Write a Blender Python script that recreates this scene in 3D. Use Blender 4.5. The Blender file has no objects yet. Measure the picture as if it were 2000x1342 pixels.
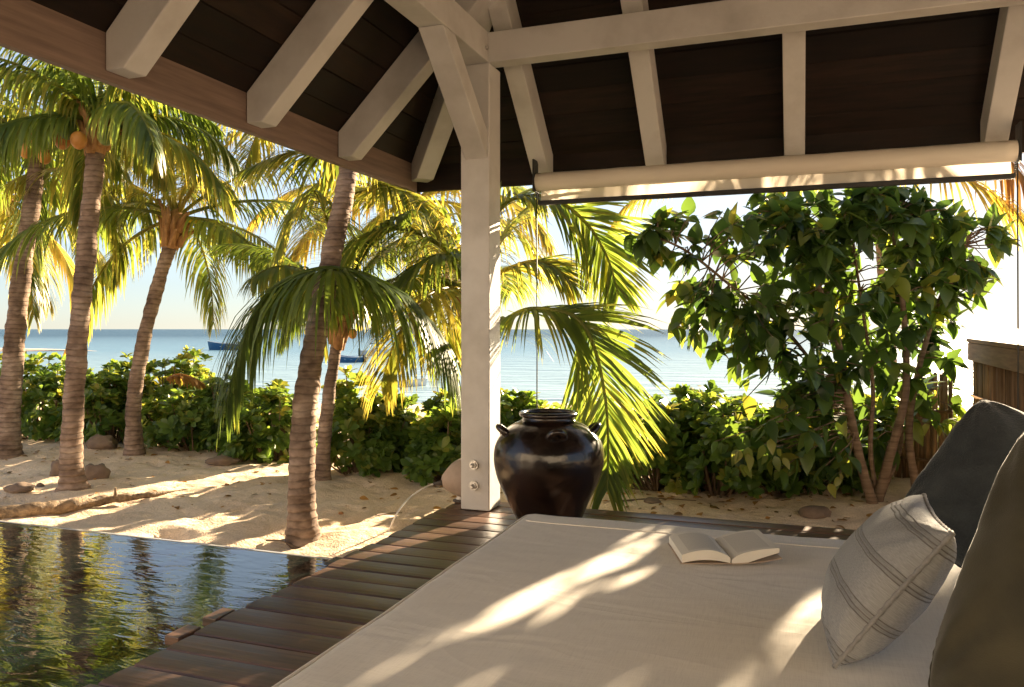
import bpy, math, random
import numpy as np
from mathutils import Vector, Matrix, noise as mnoise

R = math.radians
SC = bpy.context.scene
COL = SC.collection
random.seed(7)

# ------------------------------------------------------------------ camera, sky, sun, exposure
CAM = Vector((0, 0, 1.15))
YAW = R(19.9)
FPX = 1550.0
cam_d = bpy.data.cameras.new('camera')
cam_d.sensor_width = 36
cam_d.lens = FPX / 2000 * 36
cam_d.shift_y = -28 / 2000
cam_d.clip_start = 0.05
cam_d.clip_end = 60000
cam_o = bpy.data.objects.new('camera', cam_d)
COL.objects.link(cam_o)
cam_o.location = CAM
cam_o.rotation_euler = (R(90), 0, YAW)
SC.camera = cam_o

SUN_AZ = R(14.7)      # from +Y towards +X
SUN_EL = R(15.5)
SUN_DIR = Vector((math.sin(SUN_AZ) * math.cos(SUN_EL), math.cos(SUN_AZ) * math.cos(SUN_EL), math.sin(SUN_EL)))
world = bpy.data.worlds.new('World')
SC.world = world
world.use_nodes = True
wn = world.node_tree
sky = wn.nodes.new('ShaderNodeTexSky')
sky.sky_type = 'NISHITA'
sky.sun_disc = False
sky.sun_elevation = SUN_EL
sky.sun_rotation = SUN_AZ
sky.air_density = 0.8
sky.dust_density = 0.3
sky.ozone_density = 2.4
# even soft shoulder over the whole sky: a thin veil that keeps the glow round the sun from burning out
bw = wn.nodes.new('ShaderNodeRGBToBW'); wn.links.new(sky.outputs[0], bw.inputs[0])
v1 = wn.nodes.new('ShaderNodeMath'); v1.operation = 'MULTIPLY_ADD'; v1.inputs[1].default_value = 1 / 3.5; v1.inputs[2].default_value = 1.0
wn.links.new(bw.outputs[0], v1.inputs[0])
v3 = wn.nodes.new('ShaderNodeVectorMath'); v3.operation = 'DIVIDE'
wn.links.new(sky.outputs[0], v3.inputs[0]); wn.links.new(v1.outputs[0], v3.inputs[1])
hs = wn.nodes.new('ShaderNodeHueSaturation'); hs.inputs['Saturation'].default_value = 0.62
wn.links.new(v3.outputs[0], hs.inputs['Color']); wn.links.new(hs.outputs[0], wn.nodes['Background'].inputs[0])
wn.nodes['Background'].inputs[1].default_value = 0.062
sun_d = bpy.data.lights.new('sun', 'SUN')
sun_d.energy = 5.0
sun_d.angle = R(0.6)
sun_d.color = (1.0, 0.79, 0.53)
sun_o = bpy.data.objects.new('sun', sun_d)
COL.objects.link(sun_o)
sun_o.rotation_euler = (-SUN_DIR).to_track_quat('-Z', 'Y').to_euler()

vs = SC.view_settings
vs.view_transform = 'Standard'
vs.look = 'None'
vs.exposure = 2.78
vs.gamma = 1.0
vs.use_curve_mapping = False
try:
    SC.cycles.max_bounces = 8
    SC.cycles.diffuse_bounces = 4
    SC.cycles.transparent_max_bounces = 12
    SC.cycles.use_denoising = True
except Exception:
    pass

# ------------------------------------------------------------------ helpers
CY, SY = math.cos(YAW), math.sin(YAW)
def at(px, py, d):
    """world point seen at photo pixel (px,py) at view depth d"""
    r = d * (px - 1000) / FPX
    return Vector((r * CY - d * SY, r * SY + d * CY, CAM.z + d * (643 - py) / FPX))
def onz(px, py, z):
    return at(px, py, (CAM.z - z) * FPX / (py - 643))
def tag(o, label=None, cat=None, group=None, kind=None):
    if label: o['label'] = label
    if cat: o['category'] = cat
    if group: o['group'] = group
    if kind: o['kind'] = kind
    return o
def link(o, parent=None):
    COL.objects.link(o)
    if parent is not None: o.parent = parent
    return o
def empty(name, loc=(0, 0, 0), rz=0.0):
    o = bpy.data.objects.new(name, None)
    o.empty_display_size = 0.1
    COL.objects.link(o)
    o.location = loc
    o.rotation_euler = (0, 0, rz)
    return o
def mesh_obj(name, V, F, mat, parent=None, smooth=False, off=None):
    me = bpy.data.meshes.new(name)
    if isinstance(V, np.ndarray): V = V.tolist()
    if isinstance(F, np.ndarray): F = F.tolist()
    me.from_pydata(V, [], F)
    me.update()
    if smooth:
        me.polygons.foreach_set('use_smooth', [True] * len(me.polygons))
    if mat is not None: me.materials.append(mat)
    o = bpy.data.objects.new(name, me)
    link(o, parent)
    return o
def bevel(o, w=0.006, seg=2):
    m = o.modifiers.new('bevel', 'BEVEL')
    m.width = w; m.segments = seg; m.limit_method = 'ANGLE'; m.angle_limit = R(35)
    return o
def weighted(o):
    o.data.polygons.foreach_set('use_smooth', [True] * len(o.data.polygons))
    return o
class MB:
    def __init__(s): s.V = []; s.F = []
    def add(s, V, F):
        b = len(s.V); s.V += [tuple(v) for v in V]; s.F += [tuple(i + b for i in f) for f in F]; return s
    def box(s, a, b):
        x0, y0, z0 = a; x1, y1, z1 = b
        return s.add([(x0,y0,z0),(x1,y0,z0),(x1,y1,z0),(x0,y1,z0),(x0,y0,z1),(x1,y0,z1),(x1,y1,z1),(x0,y1,z1)],
                     [(0,3,2,1),(4,5,6,7),(0,1,5,4),(1,2,6,5),(2,3,7,6),(3,0,4,7)])
    def prism(s, poly, ext):
        """poly: list of 3D points, extruded by vector ext"""
        n = len(poly); e = Vector(ext)
        P = [Vector(p) for p in poly]
        nrm = Vector((0, 0, 0))
        for i in range(n): nrm += P[i].cross(P[(i + 1) % n])
        if nrm.dot(e) > 0: P = P[::-1]
        V = P + [p + e for p in P]
        F = [tuple(range(n)), tuple(range(2 * n - 1, n - 1, -1))]
        for i in range(n): F.append((i, i + n, (i + 1) % n + n, (i + 1) % n))
        F = [F[0], F[1]] + [f[::-1] if False else f for f in F[2:]]
        return s.add(V, F)
    def tube(s, pts, rad, seg=8, cap=True):
        pts = [Vector(p) for p in pts]; n = len(pts)
        if not hasattr(rad, '__len__'): rad = [rad] * n
        up = None; V = []; F = []
        for i in range(n):
            t = (pts[min(i + 1, n - 1)] - pts[max(i - 1, 0)]).normalized()
            if up is None:
                up = Vector((0, 0, 1)) if abs(t.z) < 0.9 else Vector((1, 0, 0))
            a = t.cross(up); 
            if a.length < 1e-6: a = t.orthogonal()
            a.normalize(); b = a.cross(t).normalized(); up = b
            for k in range(seg):
                q = 2 * math.pi * k / seg
                V.append(pts[i] + (a * math.cos(q) + b * math.sin(q)) * rad[i])
        for i in range(n - 1):
            for k in range(seg):
                k2 = (k + 1) % seg
                F.append((i * seg + k, (i + 1) * seg + k, (i + 1) * seg + k2, i * seg + k2))
        if cap:
            F.append(tuple(range(seg)))
            F.append(tuple(range(n * seg - 1, (n - 1) * seg - 1, -1)))
        return s.add(V, F)
    def lathe(s, prof, seg=40, c=(0, 0, 0)):
        V = []; F = []; n = len(prof)
        for r, z in prof:
            for k in range(seg):
                q = 2 * math.pi * k / seg
                V.append((c[0] + r * math.cos(q), c[1] + r * math.sin(q), c[2] + z))
        for i in range(n - 1):
            for k in range(seg):
                k2 = (k + 1) % seg
                F.append((i * seg + k, i * seg + k2, (i + 1) * seg + k2, (i + 1) * seg + k))
        F.append(tuple(range(seg - 1, -1, -1)))
        F.append(tuple(range((n - 1) * seg, n * seg)))
        return s.add(V, F)
    def build(s, name, mat, parent=None, smooth=False):
        return mesh_obj(name, s.V, s.F, mat, parent, smooth)
def catmull(P, n):
    P = [Vector(p) for p in P]
    Q = [P[0] * 2 - P[1]] + P + [P[-1] * 2 - P[-2]]
    out = []
    m = len(P) - 1
    for i in range(n + 1):
        u = i / n * m; k = min(int(u), m - 1); t = u - k
        a, b, c, d = Q[k], Q[k + 1], Q[k + 2], Q[k + 3]
        out.append(0.5 * ((2 * b) + (c - a) * t + (2 * a - 5 * b + 4 * c - d) * t * t + (3 * b - a - 3 * c + d) * t ** 3))
    return out
def smooth01(x):
    x = max(0.0, min(1.0, x)); return x * x * (3 - 2 * x)

# ------------------------------------------------------------------ materials
def nodes_of(name):
    m = bpy.data.materials.new(name); m.use_nodes = True
    nt = m.node_tree
    return m, nt, nt.nodes['Principled BSDF'], nt.nodes['Material Output']
def N(nt, typ, **kw):
    n = nt.nodes.new(typ)
    for k, v in kw.items():
        if k.startswith('i_'): n.inputs[k[2:]].default_value = v
        else: setattr(n, k, v)
    return n
def ramp(nt, fac, stops, interp='LINEAR'):
    r = nt.nodes.new('ShaderNodeValToRGB')
    r.color_ramp.interpolation = interp
    e = r.color_ramp.elements
    while len(e) < len(stops): e.new(0.5)
    for el, (p, c) in zip(e, stops):
        el.position = p; el.color = (c[0], c[1], c[2], 1)
    nt.links.new(fac, r.inputs[0])
    return r
def coords(nt, scale=(1, 1, 1), rnd=True):
    tc = N(nt, 'ShaderNodeTexCoord')
    v = tc.outputs['Object']
    if rnd:
        oi = N(nt, 'ShaderNodeObjectInfo')
        mu = N(nt, 'ShaderNodeMath', operation='MULTIPLY'); mu.inputs[1].default_value = 37.0
        nt.links.new(oi.outputs['Random'], mu.inputs[0])
        ad = N(nt, 'ShaderNodeVectorMath', operation='ADD')
        nt.links.new(v, ad.inputs[0]); nt.links.new(mu.outputs[0], ad.inputs[1])
        v = ad.outputs[0]
    mp = N(nt, 'ShaderNodeMapping'); mp.inputs['Scale'].default_value = scale
    nt.links.new(v, mp.inputs['Vector'])
    return mp.outputs[0]
def surf(name, c0, c1, rough=0.6, scale=(1, 1, 1), nscale=4.0, bump=0.15, bdist=0.01, spec=0.4, rvar=0.1, detail=6, contrast=(0.3, 0.7), objvar=0.0, sheen=0.0, fine=None):
    """noise-mottled surface"""
    m, nt, b, out = nodes_of(name)
    v = coords(nt, scale)
    nz = N(nt, 'ShaderNodeTexNoise'); nz.inputs['Scale'].default_value = nscale; nz.inputs['Detail'].default_value = detail; nz.inputs['Roughness'].default_value = 0.6
    nt.links.new(v, nz.inputs['Vector'])
    rp = ramp(nt, nz.outputs[0], [(contrast[0], c0), (contrast[1], c1)])
    col = rp.outputs[0]
    if objvar > 0:
        oi = N(nt, 'ShaderNodeObjectInfo')
        mr = N(nt, 'ShaderNodeMapRange'); mr.inputs['To Min'].default_value = 1 - objvar; mr.inputs['To Max'].default_value = 1 + objvar
        nt.links.new(oi.outputs['Random'], mr.inputs['Value'])
        hs = N(nt, 'ShaderNodeHueSaturation')
        nt.links.new(mr.outputs[0], hs.inputs['Value']); nt.links.new(col, hs.inputs['Color'])
        col = hs.outputs[0]
    nt.links.new(col, b.inputs['Base Color'])
    mr2 = N(nt, 'ShaderNodeMapRange'); mr2.inputs['To Min'].default_value = max(0.02, rough - rvar); mr2.inputs['To Max'].default_value = min(1, rough + rvar)
    nt.links.new(nz.outputs[0], mr2.inputs['Value']); nt.links.new(mr2.outputs[0], b.inputs['Roughness'])
    b.inputs['Specular IOR Level'].default_value = spec
    if sheen: 
        b.inputs['Sheen Weight'].default_value = sheen; b.inputs['Sheen Roughness'].default_value = 0.4
    h = nz.outputs[0]
    if fine:
        nz2 = N(nt, 'ShaderNodeTexNoise'); nz2.inputs['Scale'].default_value = fine; nz2.inputs['Detail'].default_value = 3
        nt.links.new(v, nz2.inputs['Vector'])
        ad = N(nt, 'ShaderNodeMath', operation='ADD'); nt.links.new(h, ad.inputs[0]); nt.links.new(nz2.outputs[0], ad.inputs[1]); h = ad.outputs[0]
    bp = N(nt, 'ShaderNodeBump'); bp.inputs['Strength'].default_value = bump; bp.inputs['Distance'].default_value = bdist
    nt.links.new(h, bp.inputs['Height']); nt.links.new(bp.outputs[0], b.inputs['Normal'])
    return m
def leafmat(name, dark, lite, yellow, trans=0.45, rough=0.4, spec=0.4, tcol=None):
    """leaf with transmitted light; point attribute 'tint' 0..1 runs dark > light > yellow"""
    m, nt, b, out = nodes_of(name)
    at_ = N(nt, 'ShaderNodeAttribute'); at_.attribute_name = 'tint'
    rp = ramp(nt, at_.outputs['Fac'], [(0.0, dark), (0.55, lite), (1.0, yellow)])
    nt.links.new(rp.outputs[0], b.inputs['Base Color'])
    b.inputs['Roughness'].default_value = rough
    b.inputs['Specular IOR Level'].default_value = spec
    tr = N(nt, 'ShaderNodeBsdfTranslucent')
    tc = N(nt, 'ShaderNodeMix', data_type='RGBA', blend_type='MULTIPLY'); tc.inputs[0].default_value = 1.0
    nt.links.new(rp.outputs[0], tc.inputs[6]); tc.inputs[7].default_value = (*(tcol or (2.6, 2.3, 0.9)), 1)
    nt.links.new(tc.outputs[2], tr.inputs['Color'])
    mx = N(nt, 'ShaderNodeMixShader'); mx.inputs[0].default_value = trans
    nt.links.new(b.outputs[0], mx.inputs[1]); nt.links.new(tr.outputs[0], mx.inputs[2])
    nt.links.new(mx.outputs[0], out.inputs['Surface'])
    return m

M = {}
M['paint'] = surf('white_paint', (0.40, 0.38, 0.36), (0.56, 0.545, 0.53), 0.5, (1, 1, 1), 2.2, 0.22, 0.005, 0.4, 0.08, contrast=(0.28, 0.55), detail=9, fine=45)
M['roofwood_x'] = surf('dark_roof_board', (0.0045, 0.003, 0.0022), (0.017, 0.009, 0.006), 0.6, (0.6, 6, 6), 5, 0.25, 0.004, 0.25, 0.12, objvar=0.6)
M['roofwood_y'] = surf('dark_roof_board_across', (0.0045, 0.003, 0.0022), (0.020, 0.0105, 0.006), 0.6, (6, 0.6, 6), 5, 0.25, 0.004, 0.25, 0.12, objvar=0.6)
M['fascia'] = surf('fascia_wood', (0.135, 0.092, 0.072), (0.25, 0.175, 0.138), 0.55, (5, 0.5, 8), 4, 0.2, 0.004, 0.35)
M['fascia_x'] = surf('fascia_wood_across', (0.20, 0.105, 0.062), (0.33, 0.19, 0.12), 0.55, (0.5, 5, 8), 4, 0.2, 0.004, 0.35)
M['deck'] = surf('deck_board', (0.050, 0.027, 0.018), (0.150, 0.083, 0.054), 0.36, (0.8, 14, 14), 4, 0.35, 0.004, 0.5, 0.10, objvar=0.35)
M['deckframe'] = surf('deck_frame', (0.03, 0.018, 0.012), (0.07, 0.04, 0.03), 0.5)
M['steel'] = surf('bolt_steel', (0.45, 0.43, 0.42), (0.6, 0.58, 0.56), 0.3, nscale=30); M['steel'].node_tree.nodes['Principled BSDF'].inputs['Metallic'].default_value = 0.9
M['black'] = surf('black_bar', (0.012, 0.012, 0.013), (0.03, 0.03, 0.03), 0.45)
M['cord'] = surf('dark_cord', (0.03, 0.028, 0.026), (0.06, 0.055, 0.05), 0.6)
M['white_cable'] = surf('white_cable', (0.62, 0.6, 0.56), (0.75, 0.72, 0.68), 0.45)
M['mattress'] = surf('mattress_canvas', (0.74, 0.685, 0.60), (0.82, 0.765, 0.68), 0.85, (1, 1, 1), 3.5, 0.22, 0.01, 0.2, 0.05, fine=420)
M['bedwood'] = surf('bed_wood', (0.05, 0.03, 0.02), (0.11, 0.065, 0.04), 0.45, (0.6, 8, 8))
M['jar'] = surf('jar_glaze', (0.005, 0.0035, 0.003), (0.034, 0.017, 0.010), 0.22, (1, 1, 0.6), 3.2, 0.22, 0.012, 0.6, 0.12, detail=8, contrast=(0.35, 0.8), fine=26)
M['clay'] = surf('clay', (0.30, 0.235, 0.195), (0.42, 0.335, 0.28), 0.7, nscale=9)
M['rubber'] = surf('rubber', (0.06, 0.05, 0.045), (0.1, 0.085, 0.075), 0.6)
M['teal_linen'] = surf('dark_linen', (0.022, 0.026, 0.029), (0.048, 0.055, 0.058), 0.9, (1, 1, 1), 9, 0.6, 0.006, 0.15, 0.05, sheen=0.25, fine=170)
M['olive'] = surf('olive_velvet', (0.036, 0.032, 0.020), (0.070, 0.062, 0.038), 0.85, (1, 1, 1), 6, 0.22, 0.006, 0.15, 0.05, sheen=0.35, fine=420)
M['rope'] = surf('rope', (0.19, 0.185, 0.18), (0.28, 0.272, 0.265), 0.9, nscale=90)
M['paper'] = surf('paper', (0.70, 0.66, 0.58), (0.78, 0.74, 0.66), 0.8, nscale=2)
M['cover'] = surf('book_cover', (0.40, 0.30, 0.22), (0.5, 0.38, 0.28), 0.5)
M['rock'] = surf('rock', (0.10, 0.07, 0.05), (0.24, 0.17, 0.12), 0.8, nscale=7, bump=0.6, bdist=0.03)
M['drift'] = surf('driftwood', (0.10, 0.065, 0.04), (0.34, 0.24, 0.14), 0.8, (2, 14, 14), 2.5, 0.8, 0.03)
M['bark'] = surf('palm_bark', (0.15, 0.105, 0.078), (0.36, 0.27, 0.205), 0.85, (5, 5, 16), 2.2, 0.7, 0.02, 0.2)
def bark_mat():
    m, nt, b, out = nodes_of('ringed_palm_bark')
    v = coords(nt, (1, 1, 1))
    n1 = N(nt, 'ShaderNodeTexNoise'); n1.inputs['Scale'].default_value = 5.0; n1.inputs['Detail'].default_value = 7; nt.links.new(v, n1.inputs['Vector'])
    mp = N(nt, 'ShaderNodeMapping'); mp.inputs['Scale'].default_value = (3, 3, 6); nt.links.new(v, mp.inputs['Vector'])
    n2 = N(nt, 'ShaderNodeTexNoise'); n2.inputs['Scale'].default_value = 5.0; n2.inputs['Detail'].default_value = 9; nt.links.new(mp.outputs[0], n2.inputs['Vector'])
    sp = N(nt, 'ShaderNodeSeparateXYZ'); nt.links.new(v, sp.inputs[0])
    w = N(nt, 'ShaderNodeMath', operation='MULTIPLY_ADD'); w.inputs[1].default_value = 0.06; nt.links.new(n1.outputs[0], w.inputs[0]); nt.links.new(sp.outputs['Z'], w.inputs[2])
    mu = N(nt, 'ShaderNodeMath', operation='MULTIPLY'); mu.inputs[1].default_value = 21.0; nt.links.new(w.outputs[0], mu.inputs[0])
    fr = N(nt, 'ShaderNodeMath', operation='FRACT'); nt.links.new(mu.outputs[0], fr.inputs[0])
    ring = ramp(nt, fr.outputs[0], [(0.0, (0.35, 0.35, 0.35)), (0.12, (0.5, 0.5, 0.5)), (0.22, (1, 1, 1)), (0.8, (0.85, 0.85, 0.85)), (1.0, (0.6, 0.6, 0.6))])
    base = ramp(nt, n1.outputs[0], [(0.28, (0.13, 0.088, 0.064)), (0.55, (0.30, 0.215, 0.16)), (0.75, (0.46, 0.36, 0.28))])
    mott = ramp(nt, n2.outputs[0], [(0.3, (0.45, 0.42, 0.40)), (0.6, (1, 1, 1))])
    x1 = N(nt, 'ShaderNodeMix', data_type='RGBA', blend_type='MULTIPLY'); x1.inputs[0].default_value = 0.58
    x2 = N(nt, 'ShaderNodeMix', data_type='RGBA', blend_type='MULTIPLY'); x2.inputs[0].default_value = 0.7
    nt.links.new(base.outputs[0], x1.inputs[6]); nt.links.new(ring.outputs[0], x1.inputs[7]); nt.links.new(x1.outputs[2], x2.inputs[6]); nt.links.new(mott.outputs[0], x2.inputs[7])
    nt.links.new(x2.outputs[2], b.inputs['Base Color']); b.inputs['Roughness'].default_value = 0.9; b.inputs['Specular IOR Level'].default_value = 0.15
    ad = N(nt, 'ShaderNodeMath', operation='ADD'); nt.links.new(ring.outputs[0], ad.inputs[0]); nt.links.new(n2.outputs[0], ad.inputs[1])
    bp = N(nt, 'ShaderNodeBump'); bp.inputs['Strength'].default_value = 0.7; bp.inputs['Distance'].default_value = 0.012
    nt.links.new(ad.outputs[0], bp.inputs['Height']); nt.links.new(bp.outputs[0], b.inputs['Normal'])
    return m
M['bark'] = bark_mat()
M['boot'] = surf('palm_boot', (0.22, 0.11, 0.045), (0.48, 0.27, 0.11), 0.75, (5, 5, 2), 4, 0.6, 0.02, 0.2)
M['stem'] = surf('tree_bark', (0.10, 0.065, 0.042), (0.26, 0.185, 0.13), 0.8, (2, 2, 22), 2.0, 0.5, 0.01, 0.25)
M['twig'] = surf('shrub_twig', (0.09, 0.055, 0.03), (0.18, 0.12, 0.07), 0.8, nscale=12)
M['reed'] = surf('reed', (0.13, 0.075, 0.040), (0.30, 0.19, 0.105), 0.7, (4, 4, 0.7), 6, 0.4, 0.005, 0.3, objvar=0.4)
M['capboard'] = surf('cap_board', (0.15, 0.09, 0.055), (0.30, 0.20, 0.13), 0.7, (8, 0.7, 8), 4, 0.4, 0.006, 0.3)
M['nut_g'] = surf('green_coconut', (0.05, 0.10, 0.02), (0.14, 0.19, 0.04), 0.45, nscale=6)
M['nut_o'] = surf('orange_coconut', (0.34, 0.14, 0.03), (0.58, 0.27, 0.06), 0.5, nscale=6)
M['dry'] = surf('dry_husk', (0.20, 0.10, 0.04), (0.38, 0.20, 0.09), 0.85, nscale=9, bump=0.5)
M['frond'] = leafmat('palm_leaf', (0.034, 0.074, 0.020), (0.110, 0.165, 0.034), (0.34, 0.29, 0.070), 0.54, 0.38, 0.45, (2.3, 2.0, 1.15))
M['dryfrond'] = leafmat('dry_palm_leaf', (0.10, 0.085, 0.03), (0.26, 0.14, 0.04), (0.42, 0.23, 0.06), 0.35, 0.6, 0.3, (1.5, 1.3, 1.0))
M['shrubleaf'] = leafmat('shrub_leaf', (0.036, 0.082, 0.020), (0.110, 0.185, 0.036), (0.30, 0.29, 0.065), 0.46, 0.36, 0.45, (2.3, 2.0, 1.1))
M['treeleaf'] = leafmat('broad_leaf', (0.028, 0.062, 0.022), (0.080, 0.145, 0.034), (0.28, 0.27, 0.055), 0.48, 0.34, 0.5, (2.4, 2.1, 1.05))
M['boat_blue'] = surf('boat_blue', (0.03, 0.11, 0.22), (0.05, 0.16, 0.30), 0.4)
M['boat_white'] = surf('boat_white', (0.6, 0.6, 0.58), (0.72, 0.72, 0.7), 0.4)
M['boat_tan'] = surf('boat_tan', (0.42, 0.38, 0.30), (0.55, 0.5, 0.4), 0.5)
M['wetstone'] = surf('wet_stone', (0.025, 0.022, 0.018), (0.09, 0.08, 0.06), 0.2, nscale=14, bump=0.5, bdist=0.02)
M['rimstone'] = surf('wet_rim', (0.34, 0.33, 0.30), (0.5, 0.48, 0.44), 0.15, nscale=9)
M['pooltile'] = surf('pool_tile', (0.008, 0.016, 0.016), (0.02, 0.035, 0.034), 0.3)

def canvas_mat():
    m, nt, b, out = nodes_of('slubby_canvas')
    v = coords(nt, (1, 1, 1), rnd=False)
    n1 = N(nt, 'ShaderNodeTexNoise'); n1.inputs['Scale'].default_value = 1.6; n1.inputs['Detail'].default_value = 3; n1.inputs['Distortion'].default_value = 0.8; nt.links.new(v, n1.inputs['Vector'])
    def weave(sc):
        mp = N(nt, 'ShaderNodeMapping'); mp.inputs['Scale'].default_value = sc; nt.links.new(v, mp.inputs['Vector'])
        n = N(nt, 'ShaderNodeTexNoise'); n.inputs['Scale'].default_value = 1.0; n.inputs['Detail'].default_value = 3; nt.links.new(mp.outputs[0], n.inputs['Vector']); return n.outputs[0]
    wx, wy = weave((18, 420, 200)), weave((420, 18, 200))
    ws = N(nt, 'ShaderNodeMath', operation='ADD'); nt.links.new(wx, ws.inputs[0]); nt.links.new(wy, ws.inputs[1])
    hf = N(nt, 'ShaderNodeMath', operation='MULTIPLY'); hf.inputs[1].default_value = 0.5; nt.links.new(ws.outputs[0], hf.inputs[0])
    c1 = ramp(nt, n1.outputs[0], [(0.3, (0.78, 0.725, 0.64)), (0.7, (0.85, 0.80, 0.715))])
    c2 = ramp(nt, hf.outputs[0], [(0.36, (0.90, 0.895, 0.89)), (0.54, (1, 1, 1))])
    mx = N(nt, 'ShaderNodeMix', data_type='RGBA', blend_type='MULTIPLY'); mx.inputs[0].default_value = 1.0
    nt.links.new(c1.outputs[0], mx.inputs[6]); nt.links.new(c2.outputs[0], mx.inputs[7]); nt.links.new(mx.outputs[2], b.inputs['Base Color'])
    b.inputs['Roughness'].default_value = 0.9; b.inputs['Specular IOR Level'].default_value = 0.12
    # long soft creases
    mp = N(nt, 'ShaderNodeMapping'); mp.inputs['Scale'].default_value = (1.0, 2.6, 1); mp.inputs['Rotation'].default_value = (0, 0, R(24)); nt.links.new(v, mp.inputs['Vector'])
    n3 = N(nt, 'ShaderNodeTexNoise'); n3.inputs['Scale'].default_value = 1.7; n3.inputs['Detail'].default_value = 2; n3.inputs['Distortion'].default_value = 1.2; nt.links.new(mp.outputs[0], n3.inputs['Vector'])
    cr = ramp(nt, n3.outputs[0], [(0.30, (0, 0, 0)), (0.50, (1, 1, 1)), (0.70, (0, 0, 0))])
    b1 = N(nt, 'ShaderNodeBump'); b1.inputs['Strength'].default_value = 0.12; b1.inputs['Distance'].default_value = 0.012; nt.links.new(cr.outputs[0], b1.inputs['Height'])
    b2 = N(nt, 'ShaderNodeBump'); b2.inputs['Strength'].default_value = 0.28; b2.inputs['Distance'].default_value = 0.0025; nt.links.new(hf.outputs[0], b2.inputs['Height']); nt.links.new(b1.outputs[0], b2.inputs['Normal'])
    nt.links.new(b2.outputs[0], b.inputs['Normal'])
    return m
M['mattress'] = canvas_mat()
def sand_mat():
    m, nt, b, out = nodes_of('sand')
    v = coords(nt, (1, 1, 1), rnd=False)
    n1 = N(nt, 'ShaderNodeTexNoise'); n1.inputs['Scale'].default_value = 1.3; n1.inputs['Detail'].default_value = 8
    n2 = N(nt, 'ShaderNodeTexNoise'); n2.inputs['Scale'].default_value = 90; n2.inputs['Detail'].default_value = 4
    n3 = N(nt, 'ShaderNodeTexNoise'); n3.inputs['Scale'].default_value = 8.5; n3.inputs['Detail'].default_value = 4
    for n in (n1, n2, n3): nt.links.new(v, n.inputs['Vector'])
    rp = ramp(nt, n1.outputs[0], [(0.3, (0.68, 0.52, 0.37)), (0.7, (0.82, 0.66, 0.49))])
    mx = N(nt, 'ShaderNodeMix', data_type='RGBA', blend_type='MULTIPLY'); mx.inputs[0].default_value = 0.5
    r2 = ramp(nt, n2.outputs[0], [(0.35, (0.62, 0.58, 0.52)), (0.6, (1, 1, 1))])
    nt.links.new(rp.outputs[0], mx.inputs[6]); nt.links.new(r2.outputs[0], mx.inputs[7])
    nt.links.new(mx.outputs[2], b.inputs['Base Color'])
    b.inputs['Roughness'].default_value = 0.95; b.inputs['Specular IOR Level'].default_value = 0.1
    ad = N(nt, 'ShaderNodeMath', operation='MULTIPLY_ADD'); ad.inputs[1].default_value = 0.25
    nt.links.new(n2.outputs[0], ad.inputs[0]); nt.links.new(n3.outputs[0], ad.inputs[2])
    bp = N(nt, 'ShaderNodeBump'); bp.inputs['Strength'].default_value = 0.7; bp.inputs['Distance'].default_value = 0.05
    nt.links.new(ad.outputs[0], bp.inputs['Height']); nt.links.new(bp.outputs[0], b.inputs['Normal'])
    return m
M['sand'] = sand_mat()
def sea_mat():
    m, nt, b, out = nodes_of('sea_water')
    tc = N(nt, 'ShaderNodeTexCoord')
    mp = N(nt, 'ShaderNodeMapping'); mp.inputs['Rotation'].default_value = (0, 0, -YAW); nt.links.new(tc.outputs['Object'], mp.inputs['Vector'])
    sp = N(nt, 'ShaderNodeSeparateXYZ'); nt.links.new(mp.outputs[0], sp.inputs[0])
    mr = N(nt, 'ShaderNodeMapRange'); mr.inputs['From Min'].default_value = 40; mr.inputs['From Max'].default_value = 420
    nt.links.new(sp.outputs['Y'], mr.inputs['Value'])
    rp = ramp(nt, mr.outputs[0], [(0.0, (0.26, 0.36, 0.37)), (0.25, (0.10, 0.20, 0.25)), (1.0, (0.008, 0.046, 0.072))])
    nt.links.new(rp.outputs[0], b.inputs['Base Color'])
    b.inputs['Roughness'].default_value = 0.25; b.inputs['IOR'].default_value = 1.33
    rs = ramp(nt, mr.outputs[0], [(0.0, (0.5, 0.5, 0.5)), (0.25, (0.3, 0.3, 0.3)), (1.0, (0.06, 0.06, 0.06))])
    nt.links.new(rs.outputs[0], b.inputs['Specular IOR Level'])
    m2 = N(nt, 'ShaderNodeMapping'); m2.inputs['Scale'].default_value = (0.35, 1.0, 1); nt.links.new(mp.outputs[0], m2.inputs['Vector'])
    n1 = N(nt, 'ShaderNodeTexNoise'); n1.inputs['Scale'].default_value = 0.55; n1.inputs['Detail'].default_value = 6
    nt.links.new(m2.outputs[0], n1.inputs['Vector'])
    bp = N(nt, 'ShaderNodeBump'); bp.inputs['Strength'].default_value = 0.9; bp.inputs['Distance'].default_value = 0.6
    nt.links.new(n1.outputs[0], bp.inputs['Height']); nt.links.new(bp.outputs[0], b.inputs['Normal'])
    return m
M['sea'] = sea_mat()
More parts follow.
